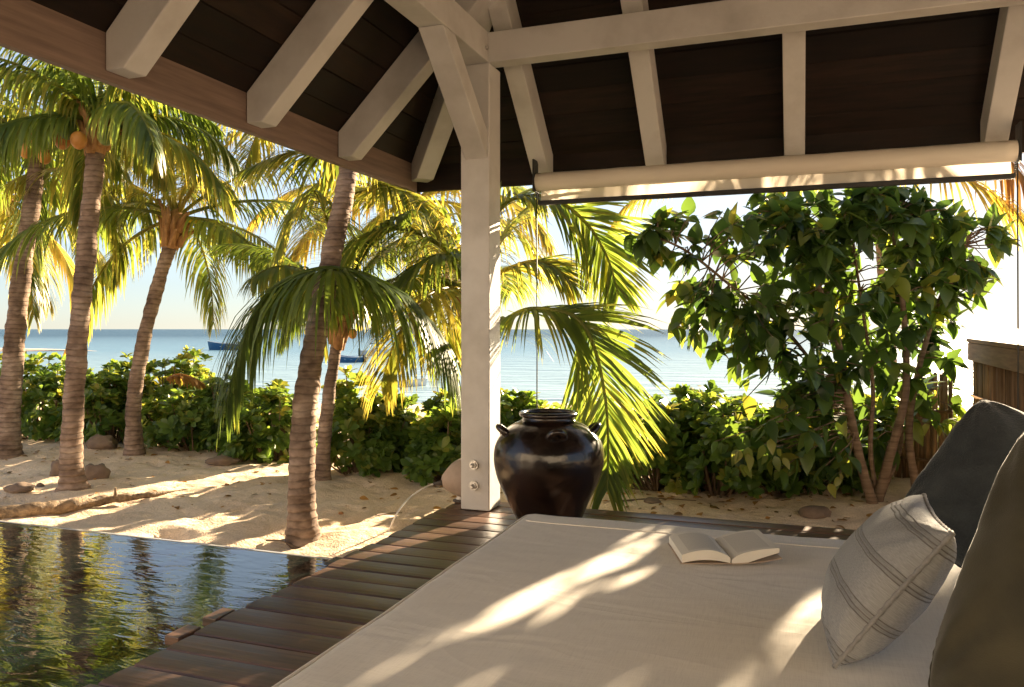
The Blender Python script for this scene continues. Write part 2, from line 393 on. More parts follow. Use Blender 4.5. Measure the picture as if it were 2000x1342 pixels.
def pool_mat():
    m, nt, b, out = nodes_of('pool_water')
    b.inputs['Base Color'].default_value = (0.004, 0.010, 0.009, 1)
    b.inputs['Roughness'].default_value = 0.03; b.inputs['IOR'].default_value = 1.6
    b.inputs['Specular IOR Level'].default_value = 0.8
    tc = N(nt, 'ShaderNodeTexCoord')
    mp = N(nt, 'ShaderNodeMapping'); mp.inputs['Scale'].default_value = (1.6, 4.2, 1); mp.inputs['Rotation'].default_value = (0, 0, R(-16))
    nt.links.new(tc.outputs['Object'], mp.inputs['Vector'])
    n1 = N(nt, 'ShaderNodeTexNoise'); n1.inputs['Scale'].default_value = 3.4; n1.inputs['Detail'].default_value = 3; n1.inputs['Distortion'].default_value = 0.6
    nt.links.new(mp.outputs[0], n1.inputs['Vector'])
    bp = N(nt, 'ShaderNodeBump'); bp.inputs['Strength'].default_value = 0.15; bp.inputs['Distance'].default_value = 0.02
    nt.links.new(n1.outputs[0], bp.inputs['Height']); nt.links.new(bp.outputs[0], b.inputs['Normal'])
    return m
M['pool'] = pool_mat()
def stripe_mat():
    m, nt, b, out = nodes_of('striped_weave')
    uv = N(nt, 'ShaderNodeUVMap'); uv.uv_map = 'UVMap'
    sp = N(nt, 'ShaderNodeSeparateXYZ'); nt.links.new(uv.outputs[0], sp.inputs[0])
    nz = N(nt, 'ShaderNodeTexNoise'); nz.inputs['Scale'].default_value = 5; nt.links.new(uv.outputs[0], nz.inputs['Vector'])
    w = N(nt, 'ShaderNodeMath', operation='MULTIPLY_ADD'); w.inputs[1].default_value = 0.025
    nt.links.new(nz.outputs[0], w.inputs[0]); nt.links.new(sp.outputs['X'], w.inputs[2])
    mu = N(nt, 'ShaderNodeMath', operation='MULTIPLY'); mu.inputs[1].default_value = 3.6; nt.links.new(w.outputs[0], mu.inputs[0])
    fr = N(nt, 'ShaderNodeMath', operation='FRACT'); nt.links.new(mu.outputs[0], fr.inputs[0])
    A = (0.315, 0.32, 0.325); B = (0.14, 0.13, 0.125); C = (0.27, 0.275, 0.28)
    rp = ramp(nt, fr.outputs[0], [(0.0, A), (0.16, B), (0.185, C), (0.25, B), (0.275, C), (0.36, B), (0.385, A)], 'CONSTANT')
    n2 = N(nt, 'ShaderNodeTexNoise'); n2.inputs['Scale'].default_value = 60; n2.inputs['Detail'].default_value = 4
    mp = N(nt, 'ShaderNodeMapping'); mp.inputs['Scale'].default_value = (3.0, 0.8, 1); nt.links.new(uv.outputs[0], mp.inputs['Vector']); nt.links.new(mp.outputs[0], n2.inputs['Vector'])
    r2 = ramp(nt, n2.outputs[0], [(0.35, (0.80, 0.80, 0.80)), (0.65, (1.06, 1.06, 1.06))])
    mx = N(nt, 'ShaderNodeMix', data_type='RGBA', blend_type='MULTIPLY'); mx.inputs[0].default_value = 1
    nt.links.new(rp.outputs[0], mx.inputs[6]); nt.links.new(r2.outputs[0], mx.inputs[7]); nt.links.new(mx.outputs[2], b.inputs['Base Color'])
    b.inputs['Roughness'].default_value = 0.95; b.inputs['Specular IOR Level'].default_value = 0.1
    b.inputs['Sheen Weight'].default_value = 0.2
    rh = ramp(nt, fr.outputs[0], [(0.0, (1, 1, 1)), (0.17, (0, 0, 0)), (0.20, (.8, .8, .8)), (0.26, (0, 0, 0)), (0.29, (.8, .8, .8)), (0.37, (0, 0, 0)), (0.40, (1, 1, 1))], 'EASE')
    ad = N(nt, 'ShaderNodeMath', operation='ADD'); nt.links.new(rh.outputs[0], ad.inputs[0]); nt.links.new(n2.outputs[0], ad.inputs[1])
    bp = N(nt, 'ShaderNodeBump'); bp.inputs['Strength'].default_value = 0.6; bp.inputs['Distance'].default_value = 0.006
    nt.links.new(ad.outputs[0], bp.inputs['Height']); nt.links.new(bp.outputs[0], b.inputs['Normal'])
    return m
M['stripe'] = stripe_mat()
def blind_mat():
    m, nt, b, out = nodes_of('blind_canvas')
    b.inputs['Base Color'].default_value = (0.62, 0.56, 0.47, 1); b.inputs['Roughness'].default_value = 0.85
    tr = N(nt, 'ShaderNodeBsdfTranslucent'); tr.inputs['Color'].default_value = (0.75, 0.66, 0.54, 1)
    mx = N(nt, 'ShaderNodeMixShader'); mx.inputs[0].default_value = 0.4
    nt.links.new(b.outputs[0], mx.inputs[1]); nt.links.new(tr.outputs[0], mx.inputs[2]); nt.links.new(mx.outputs[0], out.inputs['Surface'])
    return m
M['canvas'] = blind_mat()
M['roll'] = surf('blind_roll', (0.58, 0.52, 0.44), (0.66, 0.60, 0.51), 0.75, (0.4, 4, 4), 4, 0.15, 0.006)

# ------------------------------------------------------------------ sun gaps: leaves left out along chosen sun rays to shape the streaks
BED_Z = 0.40
def poly_w(pts, z): 
    return np.array([[onz(px, py, z).x, onz(px, py, z).y] for px, py in pts])
GAPS = [(BED_Z, poly_w([(925, 1213), (1000, 1150), (1185, 1068), (1270, 1022), (1330, 1030), (1222, 1110), (1080, 1188)], BED_Z)),
        (BED_Z, poly_w([(1340, 1420), (1470, 1260), (1610, 1135), (1670, 1150), (1580, 1290), (1510, 1420)], BED_Z)),
        (0.0, poly_w([(600, 1125), (830, 1035), (930, 1002), (985, 985), (1000, 1000), (960, 1022), (800, 1085), (640, 1130)], 0.0))]
def lit_gap(P, grow=0.0):
    """P: n x 3 leaf centres -> mask of those standing in one of the sun gaps"""
    P = np.asarray(P); bad = np.zeros(len(P), bool)
    for z, poly in GAPS:
        t = (P[:, 2] - z) / SUN_DIR.z
        x = P[:, 0] - t * SUN_DIR.x; y = P[:, 1] - t * SUN_DIR.y
        c = poly.mean(0); pl = c + (poly - c) * (1 + grow)
        ins = np.zeros(len(P), bool); n = len(pl); j = n - 1
        for i in range(n):
            xi, yi = pl[i]; xj, yj = pl[j]
            cond = ((yi > y) != (yj > y)) & (x < (xj - xi) * (y - yi) / (yj - yi + 1e-12) + xi)
            ins ^= cond; j = i
        bad |= ins & (t > 0)
    return bad

# ------------------------------------------------------------------ ground, sea, pool
SAND_Z = -0.15
WATER_Z = -0.115
POOL = (-9.0, -2.19, -3.0, 3.76)   # x0,x1,y0,y1 outer faces
def ground_z(x, y):
    d = -SY * x + CY * y
    r = CY * x + SY * y
    z = SAND_Z
    z += -2.6 * smooth01((d - 11.5) / 26.0)
    if d > 37: z -= min(6, (d - 37) * 0.08)
    w = smooth01((22 - d) / 8)
    if y > 3.0 or x > 3.2:
        z += w * (0.045 * (mnoise.noise((x * 0.7, y * 0.7, 3.1))) + 0.028 * mnoise.noise((x * 2.4, y * 2.4, 7.7)) + 0.026 * mnoise.noise((x * 6.0, y * 6.0, 1.3)))
        v = mnoise.noise((x * 3.3 + 9, y * 4.4, 11.0))
        if v > 0.30: z -= w * 0.06 * (v - 0.30) / 0.4
    if y < 3.76 and -9.05 < x < -2.1: z = -1.6
    elif x < -2.05 and y < 4.2: z = min(z, SAND_Z + 0.02)
    if -2.15 < x < 4 and y < 5.0: z = -0.45
    return z
def axis(a):  # merge fine and coarse stations
    return sorted(set(round(v, 4) for v in a))
gx = axis(list(np.arange(-9, 5.01, 0.06)) + [-2.12, -2.08, -9.06] + [-9 - 0.6 * 1.25 ** k for k in range(24)] + [5 + 0.6 * 1.25 ** k for k in range(22)])
gy = axis(list(np.arange(3.4, 11.01, 0.06)) + [3.74, 3.77] + list(np.arange(-3, 3.4, 0.8)) + [-3 - 1.5 * 1.3 ** k for k in range(10)] + [11 + 0.3 * 1.2 ** k for k in range(32)])
V = [(x, y, ground_z(x, y)) for y in gy for x in gx]
nx = len(gx)
F = [(j * nx + i, j * nx + i + 1, (j + 1) * nx + i + 1, (j + 1) * nx + i) for j in range(len(gy) - 1) for i in range(nx - 1)]
g = mesh_obj('ground', V, F, M['sand'], None, True)
tag(g, 'pale beach sand trampled with footprints around the pavilion', None, None, 'structure')
fwd = Vector((-SY, CY, 0)); rgt = Vector((CY, SY, 0))
def flat(d, r, z): return fwd * d + rgt * r + Vector((0, 0, z))
SEA_Z = -2.5
me_v = [flat(20, -40000, SEA_Z), flat(20, 40000, SEA_Z), flat(40000, 40000, SEA_Z), flat(40000, -40000, SEA_Z)]
s = mesh_obj('sea', me_v, [(0, 1, 2, 3)], M['sea'])
tag(s, 'calm blue sea reaching a straight horizon', None, None, 'structure')
# far sand spit
mb = MB()
for i in range(15):
    pass
sp = []
for i in range(25):
    u = i / 24
    sp.append((u, 0.55 * math.sin(math.pi * u) ** 0.6))
Vv = []; Ff = []
for i, (u, hgt) in enumerate(sp):
    rr = -125 + u * 56
    w_ = 3.5 * math.sin(math.pi * min(max(u, 0.02), 0.98))
    for dd, zz in ((-w_, -0.15), (-w_ * 0.4, hgt * 0.8), (w_ * 0.4, hgt), (w_, -0.15)):
        Vv.append(flat(132 + dd, rr, SEA_Z + zz))
for i in range(24):
    for k in range(3): Ff.append((i * 4 + k, (i + 1) * 4 + k, (i + 1) * 4 + k + 1, i * 4 + k + 1))
sb = mesh_obj('sandbar', Vv, Ff, M['sand'], None, True)
tag(sb, 'low far sandbar lying in the sea at the left', None, None, 'structure')

# pool
x0, x1, y0, y1 = POOL
pool_w = mesh_obj('pool_water', [], [], M['pool'])
wv = []; wf = []
PX = np.linspace(x0, x1, 60); PY = np.linspace(y0, y1, 60)
for y in PY:
    for x in PX: wv.append((x, y, WATER_Z))
for j in range(59):
    for i in range(59): wf.append((j * 60 + i, j * 60 + i + 1, (j + 1) * 60 + i + 1, (j + 1) * 60 + i))
me = bpy.data.meshes.new('pool_water'); me.from_pydata(wv, [], wf); me.materials.append(M['pool']); me.polygons.foreach_set('use_smooth', [True] * len(me.polygons))
pool_w.data = me
tag(pool_w, 'dark rippled water of the infinity pool beside the deck', None, None, 'structure')
mb = MB()
mb.box((x0, y1 - 0.10, -1.5), (x1, y1 + 0.005, WATER_Z - 0.006)); mb.box((x0, y0, -1.5), (x1, y0 + 0.1, WATER_Z - 0.006))
mb.box((x0 - 0.1, y0, -1.5), (x0, y1, WATER_Z - 0.006)); mb.box((x1 + 0.003, y0, -1.5), (x1 + 0.055, y1, -0.16)); mb.box((x0, y0 + 0.1, -1.58), (x1, y1 - 0.1, -1.5))
pb = mb.build('pool_basin', M['pooltile'])
rimo = MB().box((x0, y1 - 0.002, -0.4), (x1, y1 + 0.022, WATER_Z + 0.003)).build('rim', M['rimstone'], pb); bevel(rimo, 0.004)
tag(pb, 'dark tiled basin under the pool water', None, None, 'structure')

# wet ledge where pool rim meets deck
def lump(name, c, sx, sy, sz, mat, seed, parent=None, rz=0, sub=3, amp=0.25, smooth=True, flatb=True):
    import bmesh
    bm = bmesh.new(); bmesh.ops.create_icosphere(bm, subdivisions=sub, radius=1)
    cr, sr = math.cos(rz), math.sin(rz)
    for v in bm.verts:
        n = mnoise.noise(v.co * 1.3 + Vector((seed * 3.7, seed, 1))) * amp + mnoise.noise(v.co * 3.1 + Vector((seed, 5, seed))) * amp * 0.4
        p = v.co * (1 + n)
        x, y, z = p.x * sx, p.y * sy, p.z * sz
        if flatb: z = max(z, -0.35 * sz)
        v.co = (x * cr - y * sr, x * sr + y * cr, z)
    me = bpy.data.meshes.new(name); bm.to_mesh(me); bm.free()
    me.materials.append(mat)
    if smooth: me.polygons.foreach_set('use_smooth', [True] * len(me.polygons))
    o = bpy.data.objects.new(name, me); link(o, parent); o.location = c
    return o
led = empty('rim_ledge', (-2.38, 3.72, -0.15))
tag(led, 'wet dark stone ledge where the pool rim meets the deck', 'ledge')
st = MB().box((0.06, -0.14, -0.06), (0.19, 0.09, 0.050)).build('stone', M['wetstone'], led); bevel(st, 0.02, 3)
st = MB().box((-0.04, -0.05, -0.06), (0.055, 0.08, 0.046)).build('stone', M['wetstone'], led); bevel(st, 0.02, 3)

# ------------------------------------------------------------------ deck
deck = empty('deck', (0, 0, 0)); tag(deck, 'dark wet timber deck round the daybed', None, None, 'structure')
PW = 0.150; YB = 4.965
def plank_mesh(x0, x1, w, t):
    # slightly crowned board with eased edges
    prof = [(-w/2, -t), (-w/2, -0.006), (-w/2 + 0.006, -0.001), (-w/4, 0.0012), (0, 0.002), (w/4, 0.0012), (w/2 - 0.006, -0.001), (w/2, -0.006), (w/2, -t)]
    n = len(prof); V = []
    for x in (x0, x1):
        V += [(x, y, z) for y, z in prof]
    F = [(i, (i + 1) % n, (i + 1) % n + n, i + n) for i in range(n)]
    F += [tuple(range(n - 1, -1, -1)), tuple(range(n, 2 * n))]
    me = bpy.data.meshes.new('plank'); me.from_pydata(V, [], F); me.materials.append(M['deck']); return me
pm = [plank_mesh(-2.15 - e, 3.05, PW - 0.007, 0.028) for e in (0.0, 0.006, 0.012, -0.005)]
k = 0; y = YB - PW / 2
while y > -2.0:
    o = bpy.data.objects.new('plank', pm[(k * 7 + k // 3) % 4]); link(o, deck)
    o.location = (0, y, random.uniform(-0.002, 0.002)); o.rotation_euler = (R(random.uniform(-0.5, 0.5)), 0, R(random.uniform(-0.08, 0.08)))
    y -= PW; k += 1
for yy in (2.62, 2.42):   # two short board ends standing out over the water
    o = bevel(MB().box((-2.235, yy - 0.07, -0.032), (-2.168, yy + 0.05, 0.004)).build('board_end', M['deck'], deck), 0.004)
MB().box((-2.12, -2.0, -0.5), (-2.08, 4.94, -0.031)).build('edge_joist', M['deckframe'], deck)
MB().box((-2.08, 4.90, -0.5), (3.0, 4.94, -0.031)).build('edge_joist', M['deckframe'], deck)

# ------------------------------------------------------------------ pavilion
pav = empty('pavilion', (-1.93, 4.75, 0)); PO = Vector((-1.93, 4.75, 0))
tag(pav, 'open timber pavilion with white painted frame and dark boarded hip roof', 'pavilion')
def pbuild(mb, name, mat, parent=None, bev=0.006):
    """build with vertices in world space, parented to the pavilion (origin at its corner post)"""
    par = parent or pav
    org = PO
    o = mesh_obj(name, [(Vector(v) - org) for v in mb.V], mb.F, mat, par)
    if bev: bevel(o, bev)
    return o
EX0, EX1, EY1, EY0 = -2.88, 2.36, 5.70, -1.90
HALF = (EX1 - EX0) / 2
def zr(o): return 2.15 + o
def zp(o): return 2.42 + o
post = pbuild(MB().box((-2.03, 4.646, 0.003), (-1.834, 4.845, 2.83)), 'post', M['paint'], bev=0.008)
for px, py in ((925, 912), (928, 953)):
    p = at(px, py, 4.95); z = p.z
    x = -1.935
    mb = MB().tube([(x, 4.646, z), (x, 4.630, z)], 0.030, 16); mb.tube([(x, 4.630, z), (x, 4.612, z)], [0.021, 0.020], 6); mb.tube([(x, 4.612, z), (x, 4.594, z)], [0.016, 0.008], 10)
    bo = pbuild(mb, 'bolt', M['steel'], post, 0)
    bo.data.polygons.foreach_set('use_smooth', [False] * len(bo.data.polygons))
for (X, Y) in ((1.42, 4.75), (1.42, -0.95), (-1.93, -0.95)):
    pbuild(MB().box((X - 0.098, Y - 0.1, 0.003), (X + 0.098, Y + 0.1, 2.83)), 'post', M['paint'], bev=0.008)
# plates
pbuild(MB().box((-2.0, -1.05, 2.832), (-1.84, 4.648, 3.02)), 'beam', M['paint'])
pbuild(MB().box((1.34, -1.05, 2.832), (1.50, 4.648, 3.02)), 'beam', M['paint'])
pbuild(MB().box((-2.03, 4.652, 2.832), (1.52, 4.775, 3.022)), 'beam', M['paint'])
pbuild(MB().box((-1.838, -1.05, 2.832), (1.338, -0.92, 3.02)), 'beam', M['paint'])
# knee brace between the corner post and the beam towards the viewer
def brace(xa, xb, ya, za, yb, zb, th):
    return MB().prism([(xa, ya - th, za), (xa, ya + th, za), (xa, yb, zb + th * 1.0), (xa, yb, zb - th * 1.0)], (xb - xa, 0, 0))
pbuild(brace(-1.997, -1.843, 4.06, 2.829, 4.644, 2.31, 0.085), 'knee_brace', M['paint'])
pbuild(MB().tube([(-1.838, 4.60, 2.905), (-1.822, 4.60, 2.905)], 0.012, 10), 'bolt', M['steel'], bev=0)
# rafters
def rafter_back(X, w=0.13, front=False):
    o0 = 0.03; om = min(X - EX0, EX1 - X, HALF) - 0.06
    P = [(o0, zp(o0) - 0.002), (o0, zr(o0 + 0.10)), (o0 + 0.10, zr(o0 + 0.10)), (om, zr(om)), (om, zp(om) - 0.002)]
    sg = (lambda o: EY1 - o) if not front else (lambda o: EY0 + o)
    return MB().prism([(X - w / 2, sg(o), z) for o, z in P], (w, 0, 0))
def rafter_side(Y, w=0.13, right=False):
    o0 = 0.03; om = min(EY1 - Y, Y - EY0, HALF) - 0.06
    P = [(o0, zp(o0) - 0.002), (o0, zr(o0 + 0.10)), (o0 + 0.10, zr(o0 + 0.10)), (om, zr(om)), (om, zp(om) - 0.002)]
    sg = (lambda o: EX0 + o) if not right else (lambda o: EX1 - o)
    return MB().prism([(sg(o), Y - w / 2, z) for o, z in P], (0, w, 0))
for X in (-1.79, -0.95, -0.03, 1.13): pbuild(rafter_back(X), 'rafter', M['paint'])
for X in (-1.79, -0.95, -0.03, 1.13): pbuild(rafter_back(X, front=True), 'rafter', M['paint'])
for Y in (4.58, 3.66, 2.72, 1.78, 0.84, -0.1): pbuild(rafter_side(Y), 'rafter', M['paint'])
for Y in (4.58, 3.66, 2.72, 1.78, 0.84, -0.1): pbuild(rafter_side(Y, right=True), 'rafter', M['paint'])
def hip(cx, cy, dx, dy, w=0.14):
    n = Vector((-dy, dx, 0)).normalized() * w
    P = []
    for o, z in ((0.06, zp(0.06) - 0.02), (0.06, zr(0.16)), (0.16, zr(0.16)), (HALF - 0.01, zr(HALF)), (HALF - 0.01, zp(HALF) - 0.02)):
        P.append(Vector((cx + dx * o, cy + dy * o, z)) - n / 2)
    return MB().prism(P, n)
pbuild(hip(EX0, EY1, 1, -1), 'hip_rafter', M['paint']); pbuild(hip(EX1, EY1, -1, -1), 'hip_rafter', M['paint'])
pbuild(hip(EX0, EY0, 1, 1), 'hip_rafter', M['paint']); pbuild(hip(EX1, EY0, -1, 1), 'hip_rafter', M['paint'])
mx_ = (EX0 + EX1) / 2
pbuild(MB().box((mx_ - 0.03, EY0 + HALF, zr(HALF) - 0.02), (mx_ + 0.03, EY1 - HALF, zp(HALF) - 0.02)), 'ridge_board', M['paint'])
# fascia boards
pbuild(MB().box((EX0 - 0.02, EY0, 2.24), (EX0 + 0.025, EY1 - 0.028, 2.455)), 'fascia_board', M['fascia'], bev=0.004)
pbuild(MB().box((EX1 - 0.025, EY0, 2.24), (EX1 + 0.02, EY1 - 0.028, 2.455)), 'fascia_board', M['fascia'], bev=0.004)
pbuild(MB().box((EX0 - 0.02, EY1 - 0.025, 2.242), (EX1 + 0.02, EY1 + 0.02, 2.455)), 'fascia_board', M['roofwood_x'], bev=0.004)  # back board takes the dark roof wood to paint in its backlit shade
pbuild(MB().box((EX0 + 0.03, EY0 - 0.02, 2.242), (EX1 - 0.03, EY0 + 0.02, 2.455)), 'fascia_board', M['fascia_x'], bev=0.004)
# roof slopes, board by board
BW = 0.185 / math.sqrt(2) * 1.0
def slope(side):
    root = bpy.data.objects.new('roof_slope', None); link(root, pav)
    nb = int(HALF / BW) + 1
    for i in range(nb):
        a = i * BW; bb = min((i + 1) * BW - 0.009, HALF)
        if bb <= a + 0.01: continue
        lift = random.uniform(0, 0.007)
        def P(o, e, up):
            # e: 0 start, 1 end along the eave
            if side in 'BF':
                x = EX0 + o if e == 0 else EX1 - o
                return (x, EY1 - o if side == 'B' else EY0 + o, zp(o) + up)
            y = EY0 + o if e == 0 else EY1 - o
            return (EX0 + o if side == 'L' else EX1 - o, y, zp(o) + up)
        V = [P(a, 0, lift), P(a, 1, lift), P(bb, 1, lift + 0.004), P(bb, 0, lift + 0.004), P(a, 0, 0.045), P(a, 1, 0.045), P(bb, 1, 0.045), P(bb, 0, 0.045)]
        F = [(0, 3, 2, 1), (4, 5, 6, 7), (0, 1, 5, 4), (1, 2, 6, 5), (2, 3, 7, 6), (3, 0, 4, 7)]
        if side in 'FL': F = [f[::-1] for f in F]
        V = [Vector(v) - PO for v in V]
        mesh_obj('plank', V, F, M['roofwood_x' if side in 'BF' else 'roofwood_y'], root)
    # weather skin over the boards
    def Q(o, e, up):
        if side in 'BF':
            x = EX0 + o if e == 0 else EX1 - o
            return Vector((x, EY1 - o if side == 'B' else EY0 + o, zp(o) + up)) - PO
        y = EY0 + o if e == 0 else EY1 - o
        return Vector((EX0 + o if side == 'L' else EX1 - o, y, zp(o) + up)) - PO
    e0 = -0.06
    V = [Q(e0, 0, 0.05), Q(e0, 1, 0.05), Q(HALF, 1, 0.05), Q(HALF, 0, 0.05), Q(e0, 0, 0.09), Q(e0, 1, 0.09), Q(HALF, 1, 0.09), Q(HALF, 0, 0.09)]
    F = [(0, 3, 2, 1), (4, 5, 6, 7), (0, 1, 5, 4), (1, 2, 6, 5), (2, 3, 7, 6), (3, 0, 4, 7)]
    mesh_obj('roof_covering', V, F, M['drift'], root)
for sd in 'BFLR': slope(sd)

# ------------------------------------------------------------------ added house front behind the viewer, bounces warm fill light
M['render'] = surf('bounce_lime_render', (0.44, 0.41, 0.37), (0.52, 0.49, 0.45), 0.85, nscale=3, bump=0.2)
M['glass'] = surf('added_window_glass', (0.02, 0.025, 0.03), (0.03, 0.035, 0.04), 0.08)
bouncer = empty('bounce_villa', (0, -6.2, -0.15)); tag(bouncer, 'added cream house front behind the pavilion, unseen, bouncing warm light inside', 'added house front')
OPEN = [(-8.2, -6.6), (-2.6, -1.0), (0.9, 2.5), (6.2, 7.8)]
xs_ = [-13.0] + [v for o_ in OPEN for v in o_] + [12.0]
for a_, b_2 in zip(xs_[0::2], xs_[1::2]):
    MB().box((a_, -0.25, 0), (b_2, 0, 5.2)).build('bounce_wall', M['render'], bouncer)
for a_, b_2 in OPEN:
    MB().box((a_, -0.25, 2.5), (b_2, 0, 5.2)).build('bounce_wall', M['render'], bouncer)
    dr_ = MB().box((a_, -0.20, 0.02), (b_2, -0.14, 2.5)).build('added_door', M['bedwood'], bouncer)
    MB().box((a_ + 0.15, -0.138, 0.2), (b_2 - 0.15, -0.125, 2.35)).build('added_pane', M['glass'], dr_)
MB().prism([(-13.6, 0.7, 5.0), (-13.6, -5.0, 7.6), (-13.6, -5.0, 7.75), (-13.6, 0.7, 5.2)], (26.2, 0, 0)).build('roof', M['drift'], bouncer)  # roof, like the rest of this front, is added and unseen

# ------------------------------------------------------------------ roller blind
bl = empty('roller_blind', (-0.29, 5.45, 2.21)); tag(bl, 'rolled up cream canvas blind hung under the back eave', 'blind')
BL0, BL1 = -1.49, 1.50
def lb(mb, name, mat, smooth=False, parent=bl): return mesh_obj(name, mb.V, mb.F, mat, parent, smooth)
pts = []; rad = []
for i in range(41):
    x = BL0 + (BL1 - BL0) * i / 40
    pts.append((x, 0, 0.0008 * math.sin(i * 0.9))); rad.append(0.064 + 0.0006 * math.sin(i * 1.7))
lb(MB().tube(pts, rad, 24), 'roll', M['roll'], True)
V = []; F = []
for i in range(61):
    x = BL0 + 0.015 + (BL1 - BL0 - 0.03) * i / 60
    for k in range(5):
        V.append((x, 0.055 + 0.0015 * math.sin(i * 0.55 + k) - 0.004 * k, -0.035 - 0.0235 * k))
for i in range(60):
    for k in range(4): F.append((i * 5 + k, i * 5 + k + 1, (i + 1) * 5 + k + 1, (i + 1) * 5 + k))
mesh_obj('fabric', V, F, M['canvas'], bl, True)
bevel(lb(MB().box((BL0 - 0.005, 0.022, -0.160), (BL1 + 0.005, 0.062, -0.128)), 'bottom_bar', M['black']), 0.006)
for x in (BL0 - 0.02, BL1 + 0.008):
    br = lb(MB().box((x, -0.05, -0.07), (x + 0.012, 0.05, 0.16)), 'bracket', M['black'])
    ch = MB()
    xx = x + 0.006
    for k in range(14):
        q = k / 13 * 2 * math.pi
        ch.tube([(xx, 0.075 + 0.012 * math.cos(q), 0.03 - 0.012 * k - 0.008), (xx, 0.075 + 0.012 * math.cos(q), 0.03 - 0.012 * k + 0.001)], 0.008, 6)
    lb(ch, 'pulley_chain', M['cord'], False, br)
    lb(MB().tube([(xx, 0.03, -0.05), (xx + 0.004, 0.03, -1.2), (xx, 0.03, -2.34)], 0.0045, 6), 'cord', M['cord'], True)

# ------------------------------------------------------------------ daybed
bed = empty('daybed', (0.37, 1.4, 0)); tag(bed, 'wide low daybed with cream canvas mattress on the deck', 'daybed')
import bmesh
def soft_box(name, a, b_, mat, parent, r=0.05, seg=4, cuts=40, amp=0.0, seed=0):
    bm = bmesh.new()
    bmesh.ops.create_cube(bm, size=1)
    sx, sy, sz = [b_[i] - a[i] for i in range(3)]
    for v in bm.verts: v.co = Vector((v.co.x * sx, v.co.y * sy, v.co.z * sz)) + (Vector(a) + Vector(b_)) / 2
    bmesh.ops.bevel(bm, geom=bm.edges[:] + bm.verts[:], offset=r, segments=seg, affect='EDGES', profile=0.5)
    if cuts:
        for ax, cnt in ((0, cuts), (1, cuts)):
            for i in range(1, cnt):
                p = [0, 0, 0]; p[ax] = a[ax] + r + (b_[ax] - a[ax] - 2 * r) * i / cnt
                n = [0, 0, 0]; n[ax] = 1
                bmesh.ops.bisect_plane(bm, geom=bm.verts[:] + bm.edges[:] + bm.faces[:], plane_co=p, plane_no=n)
    if amp:
        for v in bm.verts:
            q = v.co
            edge = min(q.x - a[0], b_[0] - q.x, q.y - a[1], b_[1] - q.y)
            soft = math.exp(-max(edge, 0) / 0.12)
            n = mnoise.noise((q.x * 1.7, q.y * 1.7, seed)) * amp + mnoise.noise((q.x * 9, q.y * 9, seed + 3)) * amp * 0.25 * soft
            v.co.z += n if q.z > (a[2] + b_[2]) / 2 else 0
            if edge < 0.06:
                v.co.x += mnoise.noise((q.x * 5, q.y * 5, q.z * 5 + 9)) * amp * 0.8; v.co.y += mnoise.noise((q.x * 5, q.y * 5, q.z * 5 + 19)) * amp * 0.8
    me = bpy.data.meshes.new(name); bm.to_mesh(me); bm.free(); me.materials.append(mat)
    me.polygons.foreach_set('use_smooth', [True] * len(me.polygons))
    o = bpy.data.objects.new(name, me); link(o, parent); return o
BO = Vector((0.37, 1.4, 0))
bx0, bx1, by0, by1 = -1.06, 1.62, -0.45, 3.10
mat_o = soft_box('mattress', (bx0 - BO.x, by0 - BO.y, 0.20), (bx1 - BO.x, by1 - BO.y, BED_Z), M['mattress'], bed, 0.05, 4, 64, 0.010, 4)
# stitched seam near the back edge
pts = [(x - BO.x, 2.93 - BO.y, BED_Z + 0.0005) for x in np.linspace(bx0 + 0.06, bx1 - 0.06, 60)]
pts = [(p[0], p[1], p[2] + mnoise.noise((p[0] * 1.7, p[1] * 1.7, 4)) * 0.010 + mnoise.noise((p[0] * 9, p[1] * 9, 7)) * 0.0006) for p in pts]
MB().tube(pts, 0.0028, 6).build('seam', M['mattress'], mat_o, True)
rr_ = []
e_ = 0.05 * (1 - math.sqrt(0.5)); X0_, X1_, Y0_, Y1_ = bx0 + e_ - BO.x, bx1 - e_ - BO.x, by0 + e_ - BO.y, by1 - e_ - BO.y
for (cx_, cy_, a0) in ((X1_ - 0.035, Y1_ - 0.035, 0), (X0_ + 0.035, Y1_ - 0.035, 90), (X0_ + 0.035, Y0_ + 0.035, 180), (X1_ - 0.035, Y0_ + 0.035, 270)):
    for k in range(6): rr_.append((cx_ + 0.035 * math.cos(R(a0 + 18 * k)), cy_ + 0.035 * math.sin(R(a0 + 18 * k))))
dense = []
for (p, q) in zip(rr_, rr_[1:] + rr_[:1]):
    m_ = max(1, int(math.hypot(q[0] - p[0], q[1] - p[1]) / 0.05))
    for k in range(m_): dense.append((p[0] + (q[0] - p[0]) * k / m_, p[1] + (q[1] - p[1]) * k / m_))
dense.append(dense[0])
pipe = [(x, y, BED_Z - e_ + mnoise.noise((x * 1.7, y * 1.7, 4)) * 0.010 + mnoise.noise((x * 9, y * 9, 7)) * 0.002) for x, y in dense]
MB().tube(pipe, 0.0065, 8, cap=False).build('piping', M['mattress'], mat_o, True)
bp_ = []
for (x, y) in ((bx0 + 0.005, by0 + 0.06), (bx0 + 0.005, by1 - 0.06)): bp_.append((x - BO.x, y - BO.y, BED_Z - 0.034))
bevel(MB().box((bx0 + 0.06 - BO.x, by0 + 0.06 - BO.y, 0.10), (bx1 - 0.06 - BO.x, by1 - 0.06 - BO.y, 0.199)).build('base', M['bedwood'], bed), 0.008)
for X in (bx0 + 0.2, bx1 - 0.2):
    for Y in (by0 + 0.2, by1 - 0.2):
        bevel(MB().box((X - 0.05 - BO.x, Y - 0.05 - BO.y, 0.003), (X + 0.05 - BO.x, Y + 0.05 - BO.y, 0.10)).build('leg', M['bedwood'], bed), 0.005)

